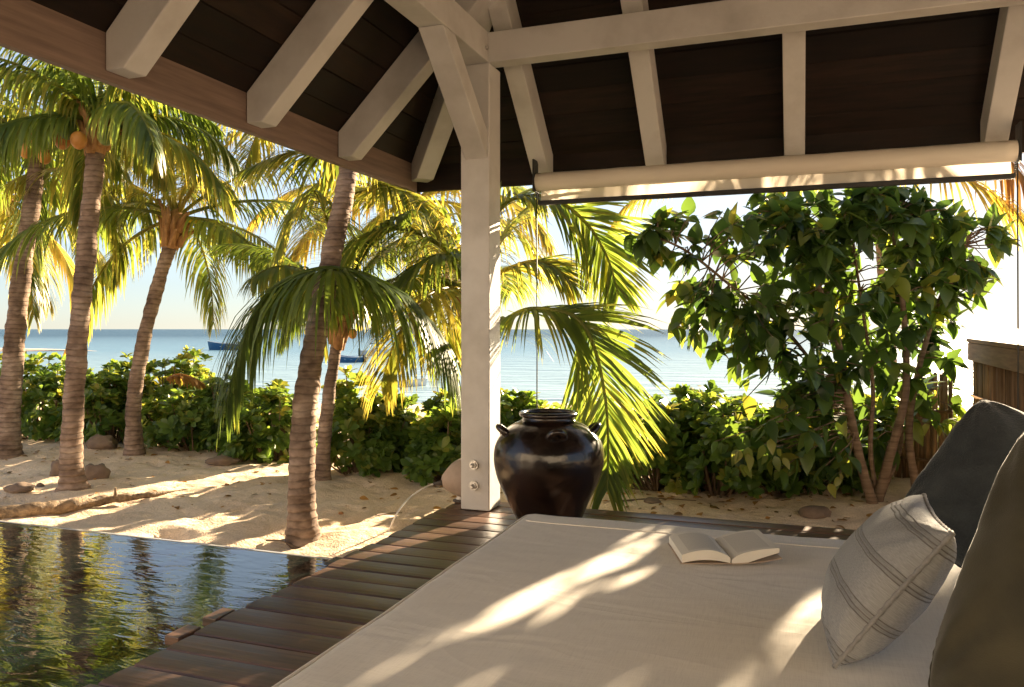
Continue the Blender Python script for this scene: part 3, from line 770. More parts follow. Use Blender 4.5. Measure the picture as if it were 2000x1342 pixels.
# ------------------------------------------------------------------ pillows
def cushion(name, W, H, T, mat, parent, seed, pinch=0.10, n=44, wr=0.012, rnd=0.0):
    V = []; F = []; UV = []
    idx = {}
    def pos(i, j, s):
        u = -1 + 2 * i / n; v = -1 + 2 * j / n
        # ease sampling towards the edges
        u = math.sin(u * math.pi / 2); v = math.sin(v * math.pi / 2)
        x = W / 2 * u * (1 - pinch * (1 - v * v)) * math.sqrt(1 - rnd * 0.5 * v ** 4); y = H / 2 * v * (1 - pinch * (1 - u * u)) * math.sqrt(1 - rnd * 0.5 * u ** 4)
        e = max(0.0, (1 - u ** 2) * (1 - v ** 2))
        z = T / 2 * (e ** 0.42)
        c = max(abs(u), abs(v))
        # gathers that run out of the edges and corners
        ang = math.atan2(v, u)
        for cu in (-1, 1):
            for cv in (-1, 1):
                du, dv_ = u - cu, v - cv; dd = math.hypot(du, dv_)
                z += wr * 1.5 * math.sin(math.atan2(dv_ * cv, du * cu) * 15 + seed * 3 + cu * 1.7 + cv + s) * math.exp(-dd / 0.42) * min(1, dd * 3) * e ** 0.25
        z += wr * 0.8 * math.sin((u * 0.7 + v) * 7 + seed + 3 * mnoise.noise((u * 1.5, v * 1.5, seed + s))) * e ** 0.5 * max(0, mnoise.noise((u * 1.2 + seed, v * 1.2, s * 3)) + 0.2)
        g = math.sin(ang * 23 + seed) * 0.25 + mnoise.noise((u * 4 + seed, v * 4, s * 2)) * 1.2 + math.sin(ang * 41 + seed * 2) * 0.25
        z += wr * g * (e ** 0.3) * (c ** 3) + wr * 0.9 * mnoise.noise((u * 1.8 + seed * 3, v * 1.8, s)) * e ** 0.3
        return (x, y, s * z), ((u + 1) / 2, (v + 1) / 2)
    for s in (1, -1):
        for j in range(n + 1):
            for i in range(n + 1):
                border = i in (0, n) or j in (0, n)
                if s == -1 and border: idx[(s, i, j)] = idx[(1, i, j)]; continue
                p, uv = pos(i, j, s)
                idx[(s, i, j)] = len(V); V.append(p); UV.append(uv)
        for j in range(n):
            for i in range(n):
                f = (idx[(s, i, j)], idx[(s, i + 1, j)], idx[(s, i + 1, j + 1)], idx[(s, i, j + 1)])
                F.append(f if s == 1 else f[::-1])
    o = mesh_obj(name, V, F, mat, parent, True)
    uvl = o.data.uv_layers.new(name='UVMap')
    for l in o.data.loops: uvl.data[l.index].uv = UV[l.vertex_index]
    border = [pos(i, 0, 1)[0] for i in range(n)] + [pos(n, j, 1)[0] for j in range(n)] + [pos(i, n, 1)[0] for i in range(n, 0, -1)] + [pos(0, j, 1)[0] for j in range(n, 0, -1)]
    return o, border
def frame(loc, u, v):
    u = Vector(u).normalized(); v = Vector(v); v = (v - u * v.dot(u)).normalized(); w = u.cross(v)
    m = Matrix((u, v, w)).transposed().to_4x4(); m.translation = loc
    return m
def cushion_at(name, label, center, u, v, W, H, T, mat, seed, rope=None, pinch=0.1, wr=0.012, partname='cover', rnd=0.0):
    root = empty(name); root.matrix_world = frame(center, u, v)
    tag(root, label, 'pillow', 'pillows on the daybed')
    body, border = cushion(partname, W, H, T, mat, root, seed, pinch, wr=wr, rnd=rnd)
    if rope:
        pts = border + [border[0]]
        # resample densely for a twisted cord
        P = [Vector(p) for p in pts]; out = []; rad = []
        for a, b2 in zip(P[:-1], P[1:]):
            st = max(1, int((b2 - a).length / 0.004))
            for k in range(st): out.append(a.lerp(b2, k / st))
        out.append(P[-1])
        rr = [rope * (1 + 0.22 * math.sin(i * 1.15)) for i in range(len(out))]
        MB().tube(out, rr, 7).build('piping_cord', M['rope'] if rope > 0.005 else mat, root, True)
    return root
def rdz(r, d, z): return rgt * r + fwd * d + Vector((0, 0, z))
# striped: its near edge leans to the right, its sides run away from the viewer
C1 = onz(1636, 1296, BED_Z + 0.02); C2 = at(1852, 1052, 1.66)
vdir = rdz(0.35, 0.93, 0.0).normalized()
cushion_at('striped_pillow', 'grey woven throw pillow with brown stripes and corded seam', (C1 + C2) / 2 + vdir * 0.215, C2 - C1, vdir, 0.385, 0.43, 0.20, M['stripe'], 1.3, rope=0.0055, pinch=0.06, wr=0.007)
def lean(v, n):
    v = rdz(*v).normalized(); n = rdz(*n); n = (n - v * n.dot(v)).normalized()
    return v.cross(n), v
u2, v2 = lean((0.60, 0.05, 0.80), (-0.5, -0.7, 0.5))
cushion_at('dark_pillow', 'large charcoal linen pillow behind the striped one', rdz(1.45, 2.28, 0.655), u2, v2, 0.50, 0.50, 0.28, M['teal_linen'], 2.7, rope=0.004, pinch=0.02, wr=0.018, rnd=0.3)
u2, v2 = lean((0.42, 0.12, 0.88), (-0.62, -0.62, 0.42))
cushion_at('olive_pillow', 'plump olive velvet pillow nearest the viewer at the bed edge', rdz(1.10, 1.36, 0.65), u2, v2, 0.60, 0.60, 0.32, M['olive'], 4.1, rope=0.004, pinch=0.02, wr=0.018, rnd=0.3)

# ------------------------------------------------------------------ open book
bk_p = onz(1418, 1082, BED_Z + 0.008)
far = onz(1388, 1052, BED_Z + 0.01); near = onz(1436, 1110, BED_Z + 0.006)
yax = (far - near); yax.z = 0; yax.normalize()
bk = empty('open_book'); bk.matrix_world = frame(Vector(((far.x + near.x) / 2, (far.y + near.y) / 2, BED_Z + 0.006)), Vector((yax.y, -yax.x, 0)), yax)
tag(bk, 'open paperback book lying face up on the mattress', 'book')
BH = 0.235
def page_block(xs, top, bot):
    V = []; F = []; n = len(xs)
    for y in (-BH / 2, BH / 2):
        V += [(x, y, t) for x, t in zip(xs, top)] + [(x, y, b) for x, b in zip(xs, bot)]
    m = 2 * n
    for i in range(n - 1):
        F.append((i, i + 1, m + i + 1, m + i)); F.append((n + i, m + n + i, m + n + i + 1, n + i + 1))
        F.append((i, n + i, n + i + 1, i + 1)); F.append((m + i, m + i + 1, m + n + i + 1, m + n + i))
    F.append((0, m, m + n, n)); F.append((n - 1, 2 * n - 1, m + 2 * n - 1, m + n - 1))
    return V, F
def page_mat():
    m, nt, b, out = nodes_of('printed_page')
    tc = N(nt, 'ShaderNodeTexCoord'); sp = N(nt, 'ShaderNodeSeparateXYZ'); nt.links.new(tc.outputs['Object'], sp.inputs[0])
    mu = N(nt, 'ShaderNodeMath', operation='MULTIPLY'); mu.inputs[1].default_value = 105; nt.links.new(sp.outputs['Y'], mu.inputs[0])
    fr = N(nt, 'ShaderNodeMath', operation='FRACT'); nt.links.new(mu.outputs[0], fr.inputs[0])
    rp = ramp(nt, fr.outputs[0], [(0, (0.72, 0.68, 0.60)), (0.5, (0.47, 0.44, 0.39))], 'CONSTANT')
    ay = N(nt, 'ShaderNodeMath', operation='ABSOLUTE'); nt.links.new(sp.outputs['Y'], ay.inputs[0])
    ly = N(nt, 'ShaderNodeMath', operation='LESS_THAN'); ly.inputs[1].default_value = 0.098; nt.links.new(ay.outputs[0], ly.inputs[0])
    ax = N(nt, 'ShaderNodeMath', operation='ABSOLUTE'); nt.links.new(sp.outputs['X'], ax.inputs[0])
    cx = N(nt, 'ShaderNodeMath', operation='COMPARE'); cx.inputs[1].default_value = 0.078; cx.inputs[2].default_value = 0.052; nt.links.new(ax.outputs[0], cx.inputs[0])
    mm = N(nt, 'ShaderNodeMath', operation='MULTIPLY'); nt.links.new(ly.outputs[0], mm.inputs[0]); nt.links.new(cx.outputs[0], mm.inputs[1])
    mx = N(nt, 'ShaderNodeMix', data_type='RGBA'); nt.links.new(mm.outputs[0], mx.inputs[0]); mx.inputs[6].default_value = (0.72, 0.68, 0.60, 1); nt.links.new(rp.outputs[0], mx.inputs[7])
    nt.links.new(mx.outputs[2], b.inputs['Base Color']); b.inputs['Roughness'].default_value = 0.85
    return m
M['page'] = page_mat()
nn = 18
xs = [-0.155 + 0.153 * i / (nn - 1) for i in range(nn)]
tp = []; bt = []
for x in xs:
    u = -x / 0.155
    t = 0.006 + 0.046 * (math.sin(math.pi * min(1, u * 0.62 + 0.02)) ** 0.55) * (1 - 0.55 * u ** 2)
    tp.append(t); bt.append(0.001 + 0.010 * math.sin(math.pi * u) * (u < 1))
Vp, Fp = page_block(xs, tp, [min(b_, t - 0.002) for b_, t in zip(bt, tp)])
mesh_obj('page_block', Vp, [f[::-1] for f in Fp], M['page'], bk, False)
xs = [0.002 + 0.15 * i / (nn - 1) for i in range(nn)]
tp = []; bt = []
for x in xs:
    u = x / 0.152
    t = 0.005 + 0.062 * (u ** 0.55) * (1 - 0.28 * u)
    tp.append(t); bt.append(max(0.001, t - 0.032 + 0.018 * u ** 2 - 0.006 * (1 - u)))
Vp, Fp = page_block(xs, tp, [min(b_, t - 0.003) for b_, t in zip(bt, tp)])
mesh_obj('page_block', Vp, [f[::-1] for f in Fp], M['page'], bk, False)
xs = [-0.160 + 0.320 * i / 24 for i in range(25)]
tp = [0.0005 + (0.018 * max(0, x / 0.16) ** 2 if x > 0 else 0.0) for x in xs]
BHs = BH; BH = 0.242
Vp, Fp = page_block(xs, [t + 0.0006 for t in tp], [t - 0.0016 for t in tp])
mesh_obj('cover', Vp, [f[::-1] for f in Fp], M['cover'], bk)

# ------------------------------------------------------------------ jar
jc = Vector((-1.42, 4.57, 0.0))
jar = empty('storage_jar', jc); tag(jar, 'big dark brown glazed clay jar beside the white post', 'jar')
prof = [(0.02, 0.006), (0.185, 0.004), (0.196, 0.012), (0.215, 0.05), (0.242, 0.11), (0.272, 0.175), (0.303, 0.245), (0.324, 0.315), (0.332, 0.37), (0.330, 0.42), (0.318, 0.465), (0.292, 0.51), (0.250, 0.552), (0.205, 0.582), (0.172, 0.596), (0.158, 0.606), (0.153, 0.622), (0.155, 0.632), (0.140, 0.634), (0.136, 0.60), (0.19, 0.55), (0.26, 0.45), (0.28, 0.33), (0.18, 0.06), (0.02, 0.04)]
# refine
def dens(pr, k=4):
    out = []
    P = [Vector((a, 0, b_)) for a, b_ in pr]
    for i in range(len(P) - 1):
        for j in range(k): 
            out.append(P[i].lerp(P[i + 1], j / k))
    out.append(P[-1]); 
    return [(p.x, p.z) for p in out]
jb = MB().lathe(catm := [(p.x, p.z) for p in catmull([Vector((a, 0, b_)) for a, b_ in prof], 110)], 72)
for i, v in enumerate(jb.V):
    x, y, z = v; q = mnoise.noise((x * 4, y * 4, z * 4)) * 0.005 + 0.0003 * math.sin(z * 160)
    r_ = math.hypot(x, y)
    if r_ > 0.1: jb.V[i] = (x * (1 + q / r_), y * (1 + q / r_), z)
body = jb.build('body', M['jar'], jar, True)
rimp = []
for k in range(65):
    q = 2 * math.pi * k / 64; rimp.append((0.162 * math.cos(q), 0.162 * math.sin(q), 0.640))
MB().tube(rimp, 0.0165, 12, cap=False).build('rim', M['jar'], jar, True)
to_cam = math.atan2(-jc.y, -jc.x)
for k in range(4):
    a = to_cam + R(10) + k * math.pi / 2
    er = Vector((math.cos(a), math.sin(a), 0)); et = Vector((-math.sin(a), math.cos(a), 0))
    base = er * 0.268 + Vector((0, 0, 0.538)); nrm = (er * 0.75 + Vector((0, 0, 0.66))).normalized()
    pts = []
    for i in range(13):
        q = math.pi * i / 12
        pts.append(base + et * 0.042 * math.cos(q) + nrm * (0.066 * math.sin(q) - 0.02))
    MB().tube(pts, [0.018 + 0.007 * abs(math.cos(math.pi * i / 12)) for i in range(13)], 10).build('lug_handle', M['jar'], jar, True)

# ------------------------------------------------------------------ clay lamp behind the post, with its cable
lp = at(899, 935, 5.30); lr = rgt
lamp = empty('garden_lamp', (lp.x, lp.y, 0.0)); tag(lamp, 'pinkish clay garden lamp half hidden behind the post', 'lamp')
prof = [(0.01, -0.125), (0.03, -0.122), (0.055, -0.105), (0.105, -0.045), (0.128, 0.01), (0.125, 0.055), (0.10, 0.09), (0.05, 0.11), (0.005, 0.113)]
mb = MB().lathe([(p.x, p.z) for p in catmull([Vector((a, 0, b_)) for a, b_ in prof], 40)], 32)
ax = (-rgt * 0.93 - Vector((0, 0, 0.16)) - fwd * 0.2).normalized()
q = Vector((0, 0, -1)).rotation_difference(ax)
cz = Vector((0, 0, lp.z))
o = mesh_obj('lamp_head', [q @ Vector(v) + cz for v in mb.V], mb.F, M['clay'], lamp, True)
MB().tube([cz + ax * 0.115, cz + ax * 0.15, cz + ax * 0.185], [0.02, 0.015, 0.012], 12).build('cable_gland', M['rubber'], lamp, True)
MB().lathe([(0.032, 0.0), (0.032, 0.02), (0.024, 0.026), (0.024, lp.z - 0.10)], 20).build('stem', M['white_cable'], lamp, True)
MB().lathe([(0.05, 0.003), (0.05, 0.012), (0.034, 0.018)], 24).build('foot', M['rubber'], lamp, True)
c0 = Vector((lp.x, lp.y, 0)) + cz + ax * 0.18
cp = [c0, at(830, 952, 5.15), at(800, 972, 5.1), at(775, 1003, 5.0), onz(757, 1042, -0.14), onz(742, 1065, -0.155)]
cb = MB().tube([p - Vector((lp.x, lp.y, 0)) for p in catmull(cp, 40)], 0.0055, 8).build('cable', M['white_cable'], lamp, True)

# ------------------------------------------------------------------ leaf meshes
def set_tint(me, vals):
    a = me.attributes.new('tint', 'FLOAT', 'POINT'); a.data.foreach_set('value', np.asarray(vals, dtype=np.float32))
def leaf_template(L, W, fold=0.25, bend=0.15, shape='ovate', n=5):
    """leaf along +X, face up +Z, base at origin"""
    V = []; F = []
    for i in range(n + 1):
        t = i / n
        if shape == 'ovate': w = math.sin(math.pi * (t ** 0.72)) ** 0.9 * (1 - 0.25 * t)
        else: w = math.sin(math.pi * min(1, t ** 1.9 * 0.93 + 0.045)) ** 0.75
        if i == 0: w = 0.06
        if i == n: w = 0.0 if shape == 'ovate' else 0.25
        x = L * t; z = -bend * L * t * t
        hw = W / 2 * w
        V += [(x, -hw, z + fold * hw), (x, 0, z), (x, hw, z + fold * hw)]
    for i in range(n):
        a = 3 * i
        F += [(a, a + 3, a + 4, a + 1), (a + 1, a + 4, a + 5, a + 2)]
    return np.array(V), np.array(F)
def rot_from(dirs, ups):
    """matrices with X along dirs and Z near ups"""
    x = dirs / np.linalg.norm(dirs, axis=1, keepdims=True)
    z = ups - x * (ups * x).sum(1, keepdims=True)
    nz = np.linalg.norm(z, axis=1, keepdims=True); z = np.where(nz > 1e-5, z / np.maximum(nz, 1e-9), np.array([[0, 0, 1.0]]))
    y = np.cross(z, x)
    return np.stack([x, y, z], axis=2)
def scatter(name, tmpl, pos, rot, scl, mat, parent, tint, off):
    TV, TF = tmpl
    n = len(pos)
    V = np.einsum('nij,kj->nki', rot, TV) * scl[:, None, None] + (pos - np.array(off))[:, None, :]
    F = (TF[None] + (np.arange(n) * len(TV))[:, None, None])
    me = bpy.data.meshes.new(name)
    me.from_pydata(V.reshape(-1, 3).tolist(), [], F.reshape(-1, TF.shape[1]).tolist())
    me.materials.append(mat)
    me.polygons.foreach_set('use_smooth', [True] * len(me.polygons))
    set_tint(me, np.repeat(tint, len(TV)))
    o = bpy.data.objects.new(name, me); link(o, parent)
    return o

# ------------------------------------------------------------------ shrubs (rosettes of spoon-shaped leaves)
SH_T = leaf_template(0.105, 0.058, 0.22, 0.22, 'spoon', 4)
def shrub(px, d, rx, rd, h, nros, label, seed, base=None, yellow=0.25, lobes=6):
    rng = np.random.default_rng(seed)
    h *= 1.07; nros = int(nros * 1.25)
    c = at(px, 643, d); zb = ground_z(c.x, c.y) - 0.03
    root = empty('shrub', (c.x, c.y, zb)); tag(root, label, 'shrub', 'leafy green shrubs of the beach hedge')
    # several lobes make an uneven outline
    L = [(0, 0, h * 0.92, rx * 0.8, rd * 0.8)]
    for k in range(lobes):
        a = rng.uniform(0, 2 * math.pi); q = rng.uniform(0.35, 0.75)
        L.append((math.cos(a) * rx * q, math.sin(a) * rd * q, h * rng.uniform(0.6, 1.05), rx * rng.uniform(0.35, 0.55), rd * rng.uniform(0.35, 0.6)))
    P = []; Nn = []
    tot = sum(l[3] * l[4] for l in L)
    for (lx, ly, lh, lrx, lrd) in L:
        m = int(nros * lrx * lrd / tot) + 4
        a = rng.uniform(0, 2 * np.pi, m); zz = rng.uniform(0.0, 1.0, m) ** 0.8; rr = np.sqrt(np.maximum(0, 1 - zz ** 2.4))
        sh = rng.uniform(0.72, 1.04, m)
        x = lx + lrx * rr * np.cos(a) * sh; y = ly + lrd * rr * np.sin(a) * sh; z = 0.06 + (lh - 0.06) * zz * sh
        P.append(np.stack([x, y, z], 1)); Nn.append(np.stack([rr * np.cos(a) * 0.8, rr * np.sin(a) * 0.8, zz * 0.9 + 0.35], 1))
    P = np.concatenate(P); Nn = np.concatenate(Nn)
    # local x,y are right/forward
    W = np.outer(P[:, 0], np.array(rgt)) + np.outer(P[:, 1], np.array(fwd)) + np.outer(P[:, 2], [0, 0, 1]) + np.array([c.x, c.y, zb])
    Nw = np.outer(Nn[:, 0], np.array(rgt)) + np.outer(Nn[:, 1], np.array(fwd)) + np.outer(Nn[:, 2], [0, 0, 1])
    Nw += rng.normal(0, 0.25, Nw.shape)
    Nw /= np.linalg.norm(Nw, axis=1, keepdims=True)
    lp_, ld, lu, ls, lt = [], [], [], [], []
    for i in range(len(W)):
        k = rng.integers(8, 13); n_ = Nw[i]
        t1 = np.cross(n_, [0.3, 0.5, 0.81]); t1 /= np.linalg.norm(t1); t2 = np.cross(n_, t1)
        tn = np.clip(rng.normal(0.38, 0.16) + yellow * (P[i, 2] / h) * rng.uniform(0.2, 1.0), 0, 1)
        sc_ = rng.uniform(0.75, 1.15)
        for q in range(k):
            a = q * 2.4 + rng.uniform(-0.2, 0.2); el = rng.uniform(0.15, 1.15) * (1 - 0.4 * q / k)+ 0.25 * q / k
            dv = (t1 * math.cos(a) + t2 * math.sin(a)) * math.cos(el) + n_ * math.sin(el)
            lp_.append(W[i] + n_ * 0.012 * q / k); ld.append(dv); lu.append(n_ * 0.9 + rng.normal(0, 0.2, 3)); ls.append(sc_ * rng.uniform(0.8, 1.15)); lt.append(np.clip(tn + rng.normal(0, 0.1), 0, 1))
    lp_ = np.array(lp_); keep = ~lit_gap(lp_, 0.12)
    rot = rot_from(np.array(ld), np.array(lu))
    f = scatter('foliage', SH_T, lp_[keep], rot[keep], np.array(ls)[keep], M['shrubleaf'], root, np.array(lt)[keep], (c.x, c.y, zb))
    f['kind'] = 'stuff'
    # branching stems up to a share of the rosettes
    mb = MB()
    for i in range(0, len(W), 4):
        if lit_gap(W[i:i + 1], 0.2)[0] or lit_gap(W[i:i + 1] * np.array([1, 1, 0.5]), 0.2)[0]: continue
        e = Vector(W[i]) - Vector((c.x, c.y, zb))
        s0 = Vector((e.x * 0.35, e.y * 0.35, 0)); mid = Vector((e.x * 0.7, e.y * 0.7, e.z * 0.45))
        mb.tube(catmull([s0, mid, e], 4), [0.012, 0.010, 0.008, 0.006, 0.005], 5, cap=False)
    st = mb.build('branches', M['twig'], root, True); st['kind'] = 'stuff'
    return root
SHR = [
 (95, 9.6, 0.62, 0.6, 0.98, 230, 'leafy shrub between the two leftmost palm trunks'),
 (215, 9.2, 0.55, 0.55, 0.95, 220, 'leafy shrub just left of the orange-crowned palm trunk'),
 (325, 9.5, 0.62, 0.6, 1.04, 240, 'tallest hedge shrub just right of the orange-crowned palm trunk'),
 (380, 8.6, 0.55, 0.5, 0.66, 220, 'low dark green shrub in front of the hedge, above the flat rock'),
 (470, 8.7, 0.55, 0.5, 0.80, 220, 'leafy shrub under the tip of the arching frond'),
 (545, 8.2, 0.50, 0.45, 0.74, 200, 'leafy shrub just left of the big leaning palm trunk'),
 (700, 7.35, 0.44, 0.5, 0.86, 260, 'bright yellow-green shrub right of the slender palm trunk'),
 (762, 7.6, 0.28, 0.34, 0.62, 130, 'small bright shrub beside the gap to the beach'),
 (868, 6.9, 0.30, 0.34, 0.62, 150, 'small dark shrub just left of the white post'),
 (905, 7.7, 0.35, 0.4, 0.74, 150, 'shrub mostly hidden behind the white post'),
 (1010, 7.4, 0.40, 0.4, 0.72, 170, 'shrub behind the jar between post and arching frond'),
 (1130, 7.0, 0.45, 0.45, 0.70, 190, 'shrub behind the bright hanging frond'),
 (1285, 6.6, 0.50, 0.5, 0.80, 250, 'leafy shrub just right of the hanging frond'),
 (1400, 6.4, 0.52, 0.5, 0.76, 260, 'leafy shrub in front of the broadleaf tree, left of its trunks'),
 (1530, 6.55, 0.55, 0.5, 0.74, 260, 'leafy shrub under the middle of the broadleaf tree'),
 (1650, 7.0, 0.50, 0.5, 0.80, 200, 'leafy shrub behind the trunks of the broadleaf tree'),
 (1780, 7.6, 0.55, 0.5, 0.80, 180, 'shrub by the reed fence behind the tree'),
 (2200, 6.4, 0.75, 0.7, 2.3, 620, 'added tall shrub shading the bed, unseen beyond the reed fence'),  # added out of view only to keep the sun off the bed
]
for i, (px, d, rx, rd, h, nr, lab) in enumerate(SHR):
    shrub(px, d, rx, rd, h, nr, lab, 100 + i, yellow=0.55 if i in (2, 6, 7) else 0.3)

# ------------------------------------------------------------------ palms
def leaflet_pts(base, dirv, L, hang, segs):
    P = [Vector(base)]; d = Vector(dirv).normalized()
    for i in range(segs):
        d = (d + Vector((0, 0, -1)) * hang * (0.35 + 0.65 * (i + 1) / segs)).normalized()
        P.append(P[-1] + d * (L / segs))
    return P
def frond(name, path, parent, org, LL=0.55, n=62, hang=0.5, seed=0, width=0.024, r0=0.022, mat='frond', tint=0.45, tvar=0.2, lift=0.25, start=0.12, mid=60, cull=True, twist=0.0):
    rng = random.Random(seed)
    C = catmull(path, mid)
    V = []; F = []; T = []
    # rachis
    mb = MB().tube(C, [r0 * (1 - 0.86 * i / mid) + 0.002 for i in range(mid + 1)], 6, cap=False)
    V += [Vector(v) for v in mb.V]; F += mb.F; T += [min(1, tint + 0.22)] * len(mb.V)
    cand = []
    for k in range(n):
        t = start + (1 - start) * (k + rng.uniform(-0.2, 0.2)) / (n - 1)
        t = min(max(t, 0.02), 0.999)
        i = min(int(t * mid), mid - 1); fr = t * mid - i
        p = C[i].lerp(C[i + 1], fr); tg = (C[i + 1] - C[i]).normalized()
        s = tg.cross(Vector((0, 0, 1)).lerp(-fwd, twist * smooth01((t - 0.22) * 2.0)) if twist else Vector((0, 0, 1)))
        if s.length < 1e-3: s = tg.orthogonal()
        s.normalize(); nn_ = s.cross(tg)
        prof = (0.55 + 0.45 * math.sin(math.pi * min(1, (t - start) / 0.55 * 0.5 + 0.12))) if t < 0.6 else 1.0 - 0.62 * ((t - 0.6) / 0.4) ** 1.4
        for sd in (1, -1):
            a = R(62 - 34 * t + rng.uniform(-9, 9))
            dv = tg * math.cos(a) + (s * sd * math.cos(lift) + nn_ * math.sin(lift + rng.uniform(-0.2, 0.2))) * math.sin(a)
            L = LL * prof * rng.uniform(0.86, 1.1)
            h = hang * rng.uniform(0.7, 1.35) * (1 + (5.0 * max(0.0, 0.6 - t) if twist else 0))
            cand.append((p, dv, L, h, t, rng.uniform(-1, 1), tg))
    bad = np.zeros(len(cand), bool)
    if cull:
        for q in (0.15, 0.4, 0.65, 0.9):
            bad |= lit_gap(np.array([tuple(c[0] + c[1].normalized() * c[2] * q + Vector((0, 0, -c[2] * q * q * 0.45 * c[3]))) for c in cand]))
    SEG = 4
    for (p, dv, L, h, t, rv, tg), bd in zip(cand, bad):
        if bd: continue
        P = leaflet_pts(p, dv, L, h, SEG)
        tw = width * rng.uniform(0.8, 1.15)
        b0 = len(V)
        tt = min(1, max(0, tint + rv * tvar))
        sideprev = None
        for i, q in enumerate(P):
            u = i / SEG
            dd = (P[min(i + 1, SEG)] - P[max(i - 1, 0)]).normalized()
            sv = dd.cross(Vector((0, 0, 1)))
            if twist and t > 0.3:
                sv = (tg - dd * tg.dot(dd)).normalized() * 0.8 + (-fwd).cross(dd) * 0.2 * (1 if (-fwd).cross(dd).dot(tg) > 0 else -1)
            if sv.length < 0.15: sv = sideprev or dd.orthogonal()
            sv = sv.normalized(); 
            if sideprev and sv.dot(sideprev) < 0: sv = -sv
            sideprev = sv
            w = tw * (0.55 if i == 0 else (1 - u ** 2.2)) * 0.5
            if i == SEG: V.append(q); T.append(min(1, tt + 0.25))
            else:
                V += [q - sv * w, q + sv * w]; T += [min(1, tt + 0.12 * u)] * 2
        for i in range(SEG - 1):
            a = b0 + 2 * i; F.append((a, a + 1, a + 3, a + 2))
        a = b0 + 2 * (SEG - 1); F.append((a, a + 1, a + 2))
    o = mesh_obj(name, [tuple(v - org) for v in V], F, M[mat], parent, True)
    set_tint(o.data, T)
    return o
def arc_path(c, az, el, L, droop, n=9):
    """rachis path from the crown centre: rises at el, bends over"""
    P = [Vector(c)]; e = el
    for i in range(n):
        u = (i + 1) / n
        e = el - droop * u ** 1.25
        P.append(P[-1] + Vector((math.cos(az) * math.cos(e), math.sin(az) * math.cos(e), math.sin(e))) * (L / n))
    return P
def trunk_mesh(path, r_base, r_top, parent, org, seed, flare=1.7):
    L = sum((Vector(path[i + 1]) - Vector(path[i])).length for i in range(len(path) - 1))
    r_base *= 0.84; r_top *= 0.84
    nr = max(30, int(L / 0.021))
    C = catmull(path, nr)
    rad = []
    rng = random.Random(seed); ph = 0; step = 1
    for i in range(nr + 1):
        h = i / nr * L
        r = r_base + (r_top - r_base) * min(1, h / L)
        r *= 1 + (flare - 1) * math.exp(-h / 0.16)
        ph += rng.uniform(0.7, 1.3)
        r *= 1 + 0.035 * (1 if (int(ph / 2.4) % 2) else -0.6) + rng.uniform(-0.012, 0.012)
        rad.append(r)
    mb = MB().tube(C, rad, 18)
    for i, v in enumerate(mb.V):
        q = mnoise.noise(Vector(v) * 6 + Vector((seed, 0, 0))) * 0.012
        k = min(i // 18, nr); dv = Vector(v) - C[k]
        if dv.length > 1e-4: mb.V[i] = tuple(Vector(v) + dv.normalized() * q)
    o = mesh_obj('trunk', [tuple(Vector(v) - org) for v in mb.V], mb.F, M['bark'], parent, True)
    return o
def boots(c, axis_, r, h, parent, org, seed, n=22):
    """ragged leaf bases and fibre round the head of the trunk"""
    rng = random.Random(seed); axis_ = Vector(axis_).normalized()
    a = axis_.orthogonal().normalized(); b2 = axis_.cross(a)
    mb = MB()
    mb.tube([c - axis_ * h * 0.9, c - axis_ * h * 0.45, c, c + axis_ * h * 0.5], [r * 0.95, r * 1.12, r * 1.05, r * 0.5], 14)
    for k in range(n):
        q = k * 2.4; hh = rng.uniform(-0.8, 0.1) * h
        d = a * math.cos(q) + b2 * math.sin(q)
        p0 = c + axis_ * hh + d * r * 0.9
        mb.tube([p0 - axis_ * 0.05, p0 + d * 0.03 + axis_ * 0.05, p0 + d * rng.uniform(0.06, 0.13) + axis_ * rng.uniform(0.10, 0.2)], [0.035, 0.03, 0.010], 6)
    return mesh_obj('leaf_bases', [tuple(Vector(v) - org) for v in mb.V], mb.F, M['boot'], parent, True)
def nuts(c, specs, parent, org):
    for (dx, dd, dz, key, s) in specs:
        p = c + rgt * dx + fwd * dd + Vector((0, 0, dz))
        s *= 0.82
        mb = MB().lathe([(s * math.sin(math.pi * i / 12) * (1.0 - 0.1 * math.cos(math.pi * i / 12)) + 0.002, -s * 1.2 * math.cos(math.pi * i / 12)) for i in range(13)], 16, tuple(p - org))
        mb.build('coconut', M[key], parent, True)
